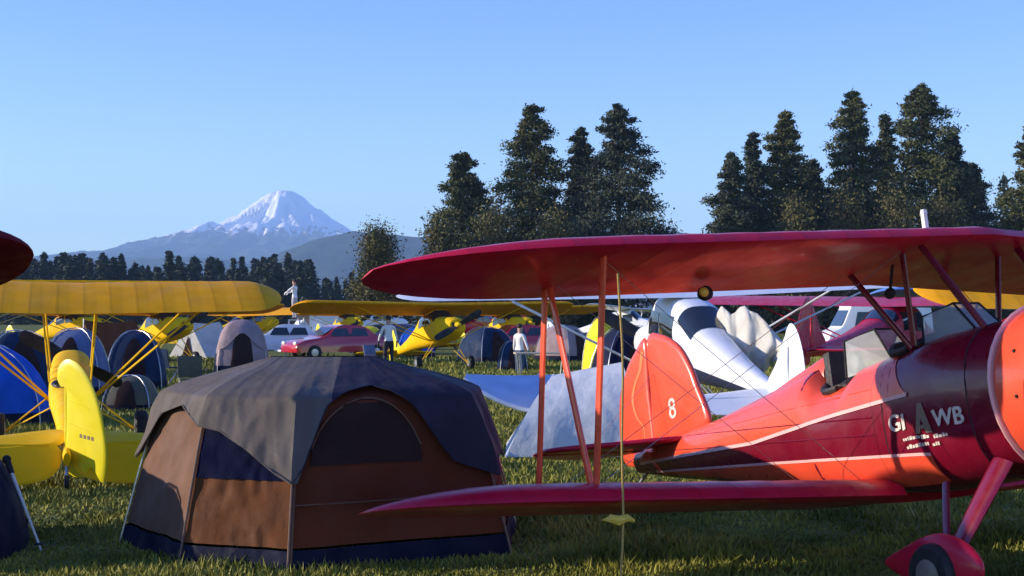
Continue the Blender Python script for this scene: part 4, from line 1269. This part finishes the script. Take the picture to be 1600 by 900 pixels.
# ------------------------------------------------------------------ vehicles
def car(name, label, loc, rz, body_m, cat, van=False, length=4.3):
    t = thing(name, label, cat, loc, (0, 0, rz))
    if van:
        prof = [(-2.15, .35), (-2.2, 1.2), (-2.12, 2.15), (-1.9, 2.28), (1.0, 2.26), (1.25, 2.1), (1.62, 1.35), (2.05, 1.12), (2.2, .8), (2.2, .35)]
        gl = [(-1.0, 1.35, -.1), (0, 1.35, .9)]
    else:
        prof = [(-2.1, .32), (-2.15, .62), (-2.08, .86), (-1.45, .95), (-.95, 1.32), (-.3, 1.42), (.3, 1.36), (.95, .95), (1.75, .80), (2.1, .62), (2.12, .32)]
    k = length / 4.3
    prof = [(a * k, b) for a, b in prof]
    pr = spline(prof, 4, closed=False) + [prof[-1]]
    b = MB(); W_ = .92 if van else .84
    rs = []
    for s in (-1, -.97, -.86, 0, .86, .97, 1):
        ring = []
        for x, z in pr:
            tum = 1 - max(0, (z - .9)) * (.10 if van else .32)
            shrink = 1 if abs(s) < .9 else (.985 if abs(s) < .99 else .94)
            ring.append((x * (shrink if abs(s) > .9 else 1), s * W_ * tum, .32 + (z - .32) * (1 if abs(s) < .99 else .97)))
        rs.append(ring)
    b.rings(rs); body = b.build('body', body_m, t, angle=45)
    for s in (-1, 1):
        wins = [(-1.75, -.85), (-.75, .2), (.3, 1.05)] if van else [(-1.0, -.28), (-.2, .55)]
        for (x0, x1) in wins:
            q = MB()
            z0, z1 = (1.35, 1.95) if van else (.96, 1.28)
            def fy(z): return s * (W_ * (1 - max(0, z - .9) * (.10 if van else .32)) + .006)
            q.add([(x0 * k, fy(z0), z0), (x1 * k + (.1 if not van else .05), fy(z0), z0), (x1 * k - .08, fy(z1), z1), (x0 * k + .12, fy(z1), z1)], [(0, 1, 2, 3)])
            q.build('window', M['glass'], t, smooth=False)
        for xw in (-1.35 * k, 1.35 * k):
            wheel(t, (xw, s * (W_ - .06), .31), .31, .2)
        q = MB(); q.ball((2.08 * k, s * .58, .68 if not van else .85), (.06, .16, .09)); q.build('headlight', M['plastic'], t)
    q = MB()
    if van: q.add([(1.30, -.72, 2.02), (1.30, .72, 2.02), (1.63, .78, 1.38), (1.63, -.78, 1.38)], [(0, 1, 2, 3)])
    else: q.add([(.42 * k, -.6, 1.33), (.42 * k, .6, 1.33), (.95 * k, .68, 1.0), (.95 * k, -.68, 1.0)], [(0, 1, 2, 3)])
    q.build('windscreen', M['glass'], t, smooth=False)
    return t
c1 = car('car', 'low white car parked beyond the tip of the nearest yellow wing', (px(445, 62), 62, 0), R(190), M['white'], 'car')
c2 = car('car', 'low red car with pale headlight parked left of the yellow airplane', (px(527, 58), 58, 0), R(212), M['carred'], 'car', length=4.4)
car('van', 'white van standing behind the biplane cockpits', (px(1366, 58), 58, 0), R(184), M['white'], 'van', van=True)
c3 = car('car', 'dark car in the shade under the yellow wings', (px(622, 66), 66, 0), R(170), M['navy'], 'car')
car('car', 'red and white car partly hidden behind the orange struts', (px(806, 60), 60, 0), R(200), M['carred'], 'car')

# ------------------------------------------------------------------ people
def clothes(name, shoe, trous, shirt, zs):
    m = bpy.data.materials.new(name); m.use_nodes = True
    N, L = m.node_tree.nodes, m.node_tree.links
    p = N['Principled BSDF']; p.inputs['Roughness'].default_value = .8
    tc = N.new('ShaderNodeTexCoord'); sx = N.new('ShaderNodeSeparateXYZ'); L.new(tc.outputs['Object'], sx.inputs[0])
    mr = N.new('ShaderNodeMath'); mr.operation = 'DIVIDE'; mr.inputs[1].default_value = 2; L.new(sx.outputs[2], mr.inputs[0])
    r = N.new('ShaderNodeValToRGB'); r.color_ramp.interpolation = 'CONSTANT'
    els = r.color_ramp.elements
    els[0].position = 0; els[0].color = (*shoe, 1)
    els[1].position = zs[0] / 2; els[1].color = (*trous, 1)
    for z, c in ((zs[1], shirt), (zs[2], (.5, .3, .22))):
        e = els.new(z / 2); e.color = (*c, 1)
    L.new(mr.outputs[0], r.inputs[0]); L.new(r.outputs[0], p.inputs['Base Color'])
    return m
def person(label, loc, rz, shirt, trousers, arms=((.30, .02, .95), (.32, .10, .72))):
    t = thing('person', label, 'person', loc, (0, 0, rz), 'people at the fly-in')
    v, e, r = [], [], []
    def chain(start, pts):
        prev = start
        for p, rad_ in pts:
            v.append(p); r.append(rad_); i = len(v) - 1
            if prev is not None: e.append((prev, i))
            prev = i
        return prev
    pel = chain(None, [((0, 0, .95), .135)])
    ch = chain(pel, [((0, 0, 1.12), .13), ((0, -.01, 1.30), .155), ((0, -.01, 1.42), .13)])
    chain(ch, [((0, .0, 1.50), .055), ((0, .015, 1.58), .085), ((0, .02, 1.66), .095), ((0, .01, 1.74), .06)])
    for s in (-1, 1):
        chain(ch, [((s * .19, -.01, 1.40), .06), ((s * arms[0][0] * .85, arms[0][1], (1.40 + arms[0][2]) / 2 + .02), .042), ((s * arms[0][0], arms[0][1] + .02, arms[0][2] + .12), .034), ((s * arms[1][0], arms[1][1], arms[1][2] + .12), .028), ((s * arms[1][0], arms[1][1] + .03, arms[1][2] + .02), .032)])
        chain(pel, [((s * .10, 0, .86), .10), ((s * .115, .01, .50), .062), ((s * .12, -.02, .10), .042), ((s * .125, .10, .04), .038)])
    me = bpy.data.meshes.new('body'); me.from_pydata(v, e, [])
    o = bpy.data.objects.new('body', me); COL.objects.link(o); o.parent = t
    sk = o.modifiers.new('Skin', 'SKIN')
    for i, d in enumerate(me.skin_vertices[0].data):
        d.radius = (r[i], r[i] * (.78 if r[i] > .12 else 1)); d.use_root = (i == 0)
    sub_ = o.modifiers.new('Subdivision', 'SUBSURF'); sub_.levels = 2; sub_.render_levels = 2
    me.materials.append(clothes('clothes', (.03, .02, .02), trousers, shirt, (.09, .96, 1.47)))
    h = MB(); h.ball((0, -.005, 1.71), (.095, .105, .085), 12, 8); h.build('hair', M['hair'], t)
    return t
person('person in white shirt and dark trousers standing left of the yellow airplane', (px(607, 46), 46, 0), .4, (.78, .76, .74), (.02, .02, .03))
# stepladder with person
def ladder():
    X, Y = px(460, 62), 62
    t = thing('stepladder', 'aluminium stepladder standing beyond the yellow wing tip', 'ladder', (X, Y, 0)); t.scale = (1.15, 1.15, 1.28)
    for s in (-1, 1):
        m = MB(); m.tube([(s * .26, -.45, 0), (s * .2, 0, 1.25)], .025, 6); m.build('rail', M['steel'], t)
        m = MB(); m.tube([(s * .26, .45, 0), (s * .2, .06, 1.25)], .02, 6); m.build('leg', M['steel'], t)
    for k in range(4):
        z = .25 + k * .25; m = MB(); m.box((0, -.45 + .45 * z / 1.25, z), (.46, .09, .03)); m.build('step', M['steel'], t, smooth=False)
    m = MB(); m.box((0, .03, 1.26), (.46, .26, .04)); m.build('platform', M['steel'], t, smooth=False)
    return X, Y
lx_, ly_ = ladder()
person('person in white shirt standing up high on a stepladder against the dark trees', (lx_, ly_ + .03, 1.63), 1.3, (.80, .78, .76), (.50, .46, .44), arms=((.22, .22, 1.1), (.12, .40, 1.05)))
person('person in white top bending near the red and white car', (px(812, 44), 44, -.25), -.8, (.75, .73, .72), (.04, .07, .12))

# ------------------------------------------------------------------ small things on the grass
def pole_stick():
    t = thing('trekking_pole', 'pale trekking pole with black knob leaning at lower left', 'pole', (-3.62, 10.6, 0))
    a, b = Vector((.12, -.1, -.02)), Vector((-.18, .1, .56))
    m = MB(); m.tube([a, a.lerp(b, .5), b], [.008, .011, .013], 8); m.build('shaft', M['plastic'], t)
    m = MB(); m.tube([b, b + (b - a).normalized() * .10], [.022, .026], 8); m.ball(tuple(b + (b - a).normalized() * .12), .035); m.build('grip', M['black'], t)
    m = MB(); m.lathe([(0, .04), (.012, .03)], tuple(a.lerp(b, .12)), 'z', 12); m.build('basket', M['black'], t)
pole_stick()
jug = thing('water_jug', 'small white jug standing on the grass left of the brown tent', 'jug', (px(206, 15.2), 15.2, 0))
q = MB(); q.lathe([(0, .05), (.01, .062), (.12, .062), (.16, .04), (.18, .022)], (0, 0, 0), 'z', 14); q.build('body', M['plastic'], jug)
q = MB(); q.lathe([(.178, .026), (.205, .026)], (0, 0, 0), 'z', 12); q.build('cap', M['white'], jug)
def camp_chair(label, x, Y, m, rz):
    t = thing('camp_chair', label, 'chair', (x, Y, 0), (0, 0, rz), 'camp chairs by the tents')
    s_ = MB(); s_.box((0, 0, .42), (.52, .46, .03)); s_.build('seat', m, t)
    b = MB(); b.box((0, .25, .68), (.52, .03, .46), rot=(-.18, 0, 0)); b.build('backrest', m, t)
    for a in (-1, 1):
        for d in (-1, 1):
            l = MB(); l.tube([(a * .27, d * .24, 0), (a * .24, d * -.2, .44)], .011, 6); l.build('leg', M['steel'], t)
        r_ = MB(); r_.box((a * .30, 0, .62), (.05, .44, .025)); r_.build('armrest', M['black'], t)
camp_chair('dark camp chair between the teal tent and the yellow tail', px(262, 37), 37, M['darktent'], 2.6)
camp_chair('brown camp chair in the grass gap behind the brown tent', px(300, 30), 30, M['oliveplastic'], .4)
camp_chair('grey camp chair beside the yellow airplane propeller', px(588, 42), 42, M['slate_tent'], 1.0)
cool = thing('cool_box', 'white cool box on the grass in front of the dark teal tent', 'cool box', (px(187, 32.3), 32.3, 0))
q = MB(); q.box((0, 0, .17), (.5, .32, .34)); q.build('body', M['plastic'], cool)
q = MB(); q.box((0, 0, .37), (.52, .34, .06)); q.build('lid', M['white'], cool)
def table(label, x, Y, rz):
    t = thing('folding_table', label, 'table', (x, Y, 0), (0, 0, rz))
    q = MB(); q.box((0, 0, .72), (1.5, .7, .04)); q.build('tabletop', M['creampaint'], t)
    for a in (-1, 1):
        for d in (-1, 1):
            l = MB(); l.tube([(a * .6, d * .28, 0), (a * .66, d * .3, .71)], .015, 6); l.build('leg', M['steel'], t)
table('cream folding table on the grass right of the yellow airplane', px(845, 40), 40, .1)

# ------------------------------------------------------------------ haze
hz = MB()
hz.add([(-8500, -700, -6), (8500, -700, -6), (8500, 13000, -6), (-8500, 13000, -6), (-8500, -700, 900), (8500, -700, 900), (8500, 13000, 900), (-8500, 13000, 900)],
       [(3, 2, 1, 0), (4, 5, 6, 7), (0, 1, 5, 4), (1, 2, 6, 5), (2, 3, 7, 6), (3, 0, 4, 7)])
hm = bpy.data.materials.new('haze'); hm.use_nodes = True
N, L = hm.node_tree.nodes, hm.node_tree.links
N.remove(N['Principled BSDF'])
pv = N.new('ShaderNodeVolumePrincipled')
pv.inputs['Color'].default_value = (.42, .65, 1.0, 1)
pv.inputs['Density'].default_value = 0.00012
pv.inputs['Anisotropy'].default_value = 0.0
L.new(pv.outputs[0], N['Material Output'].inputs['Volume'])
o = hz.build('haze', hm, smooth=False)
o.display_type = 'WIRE'
tag(o, kind='stuff')
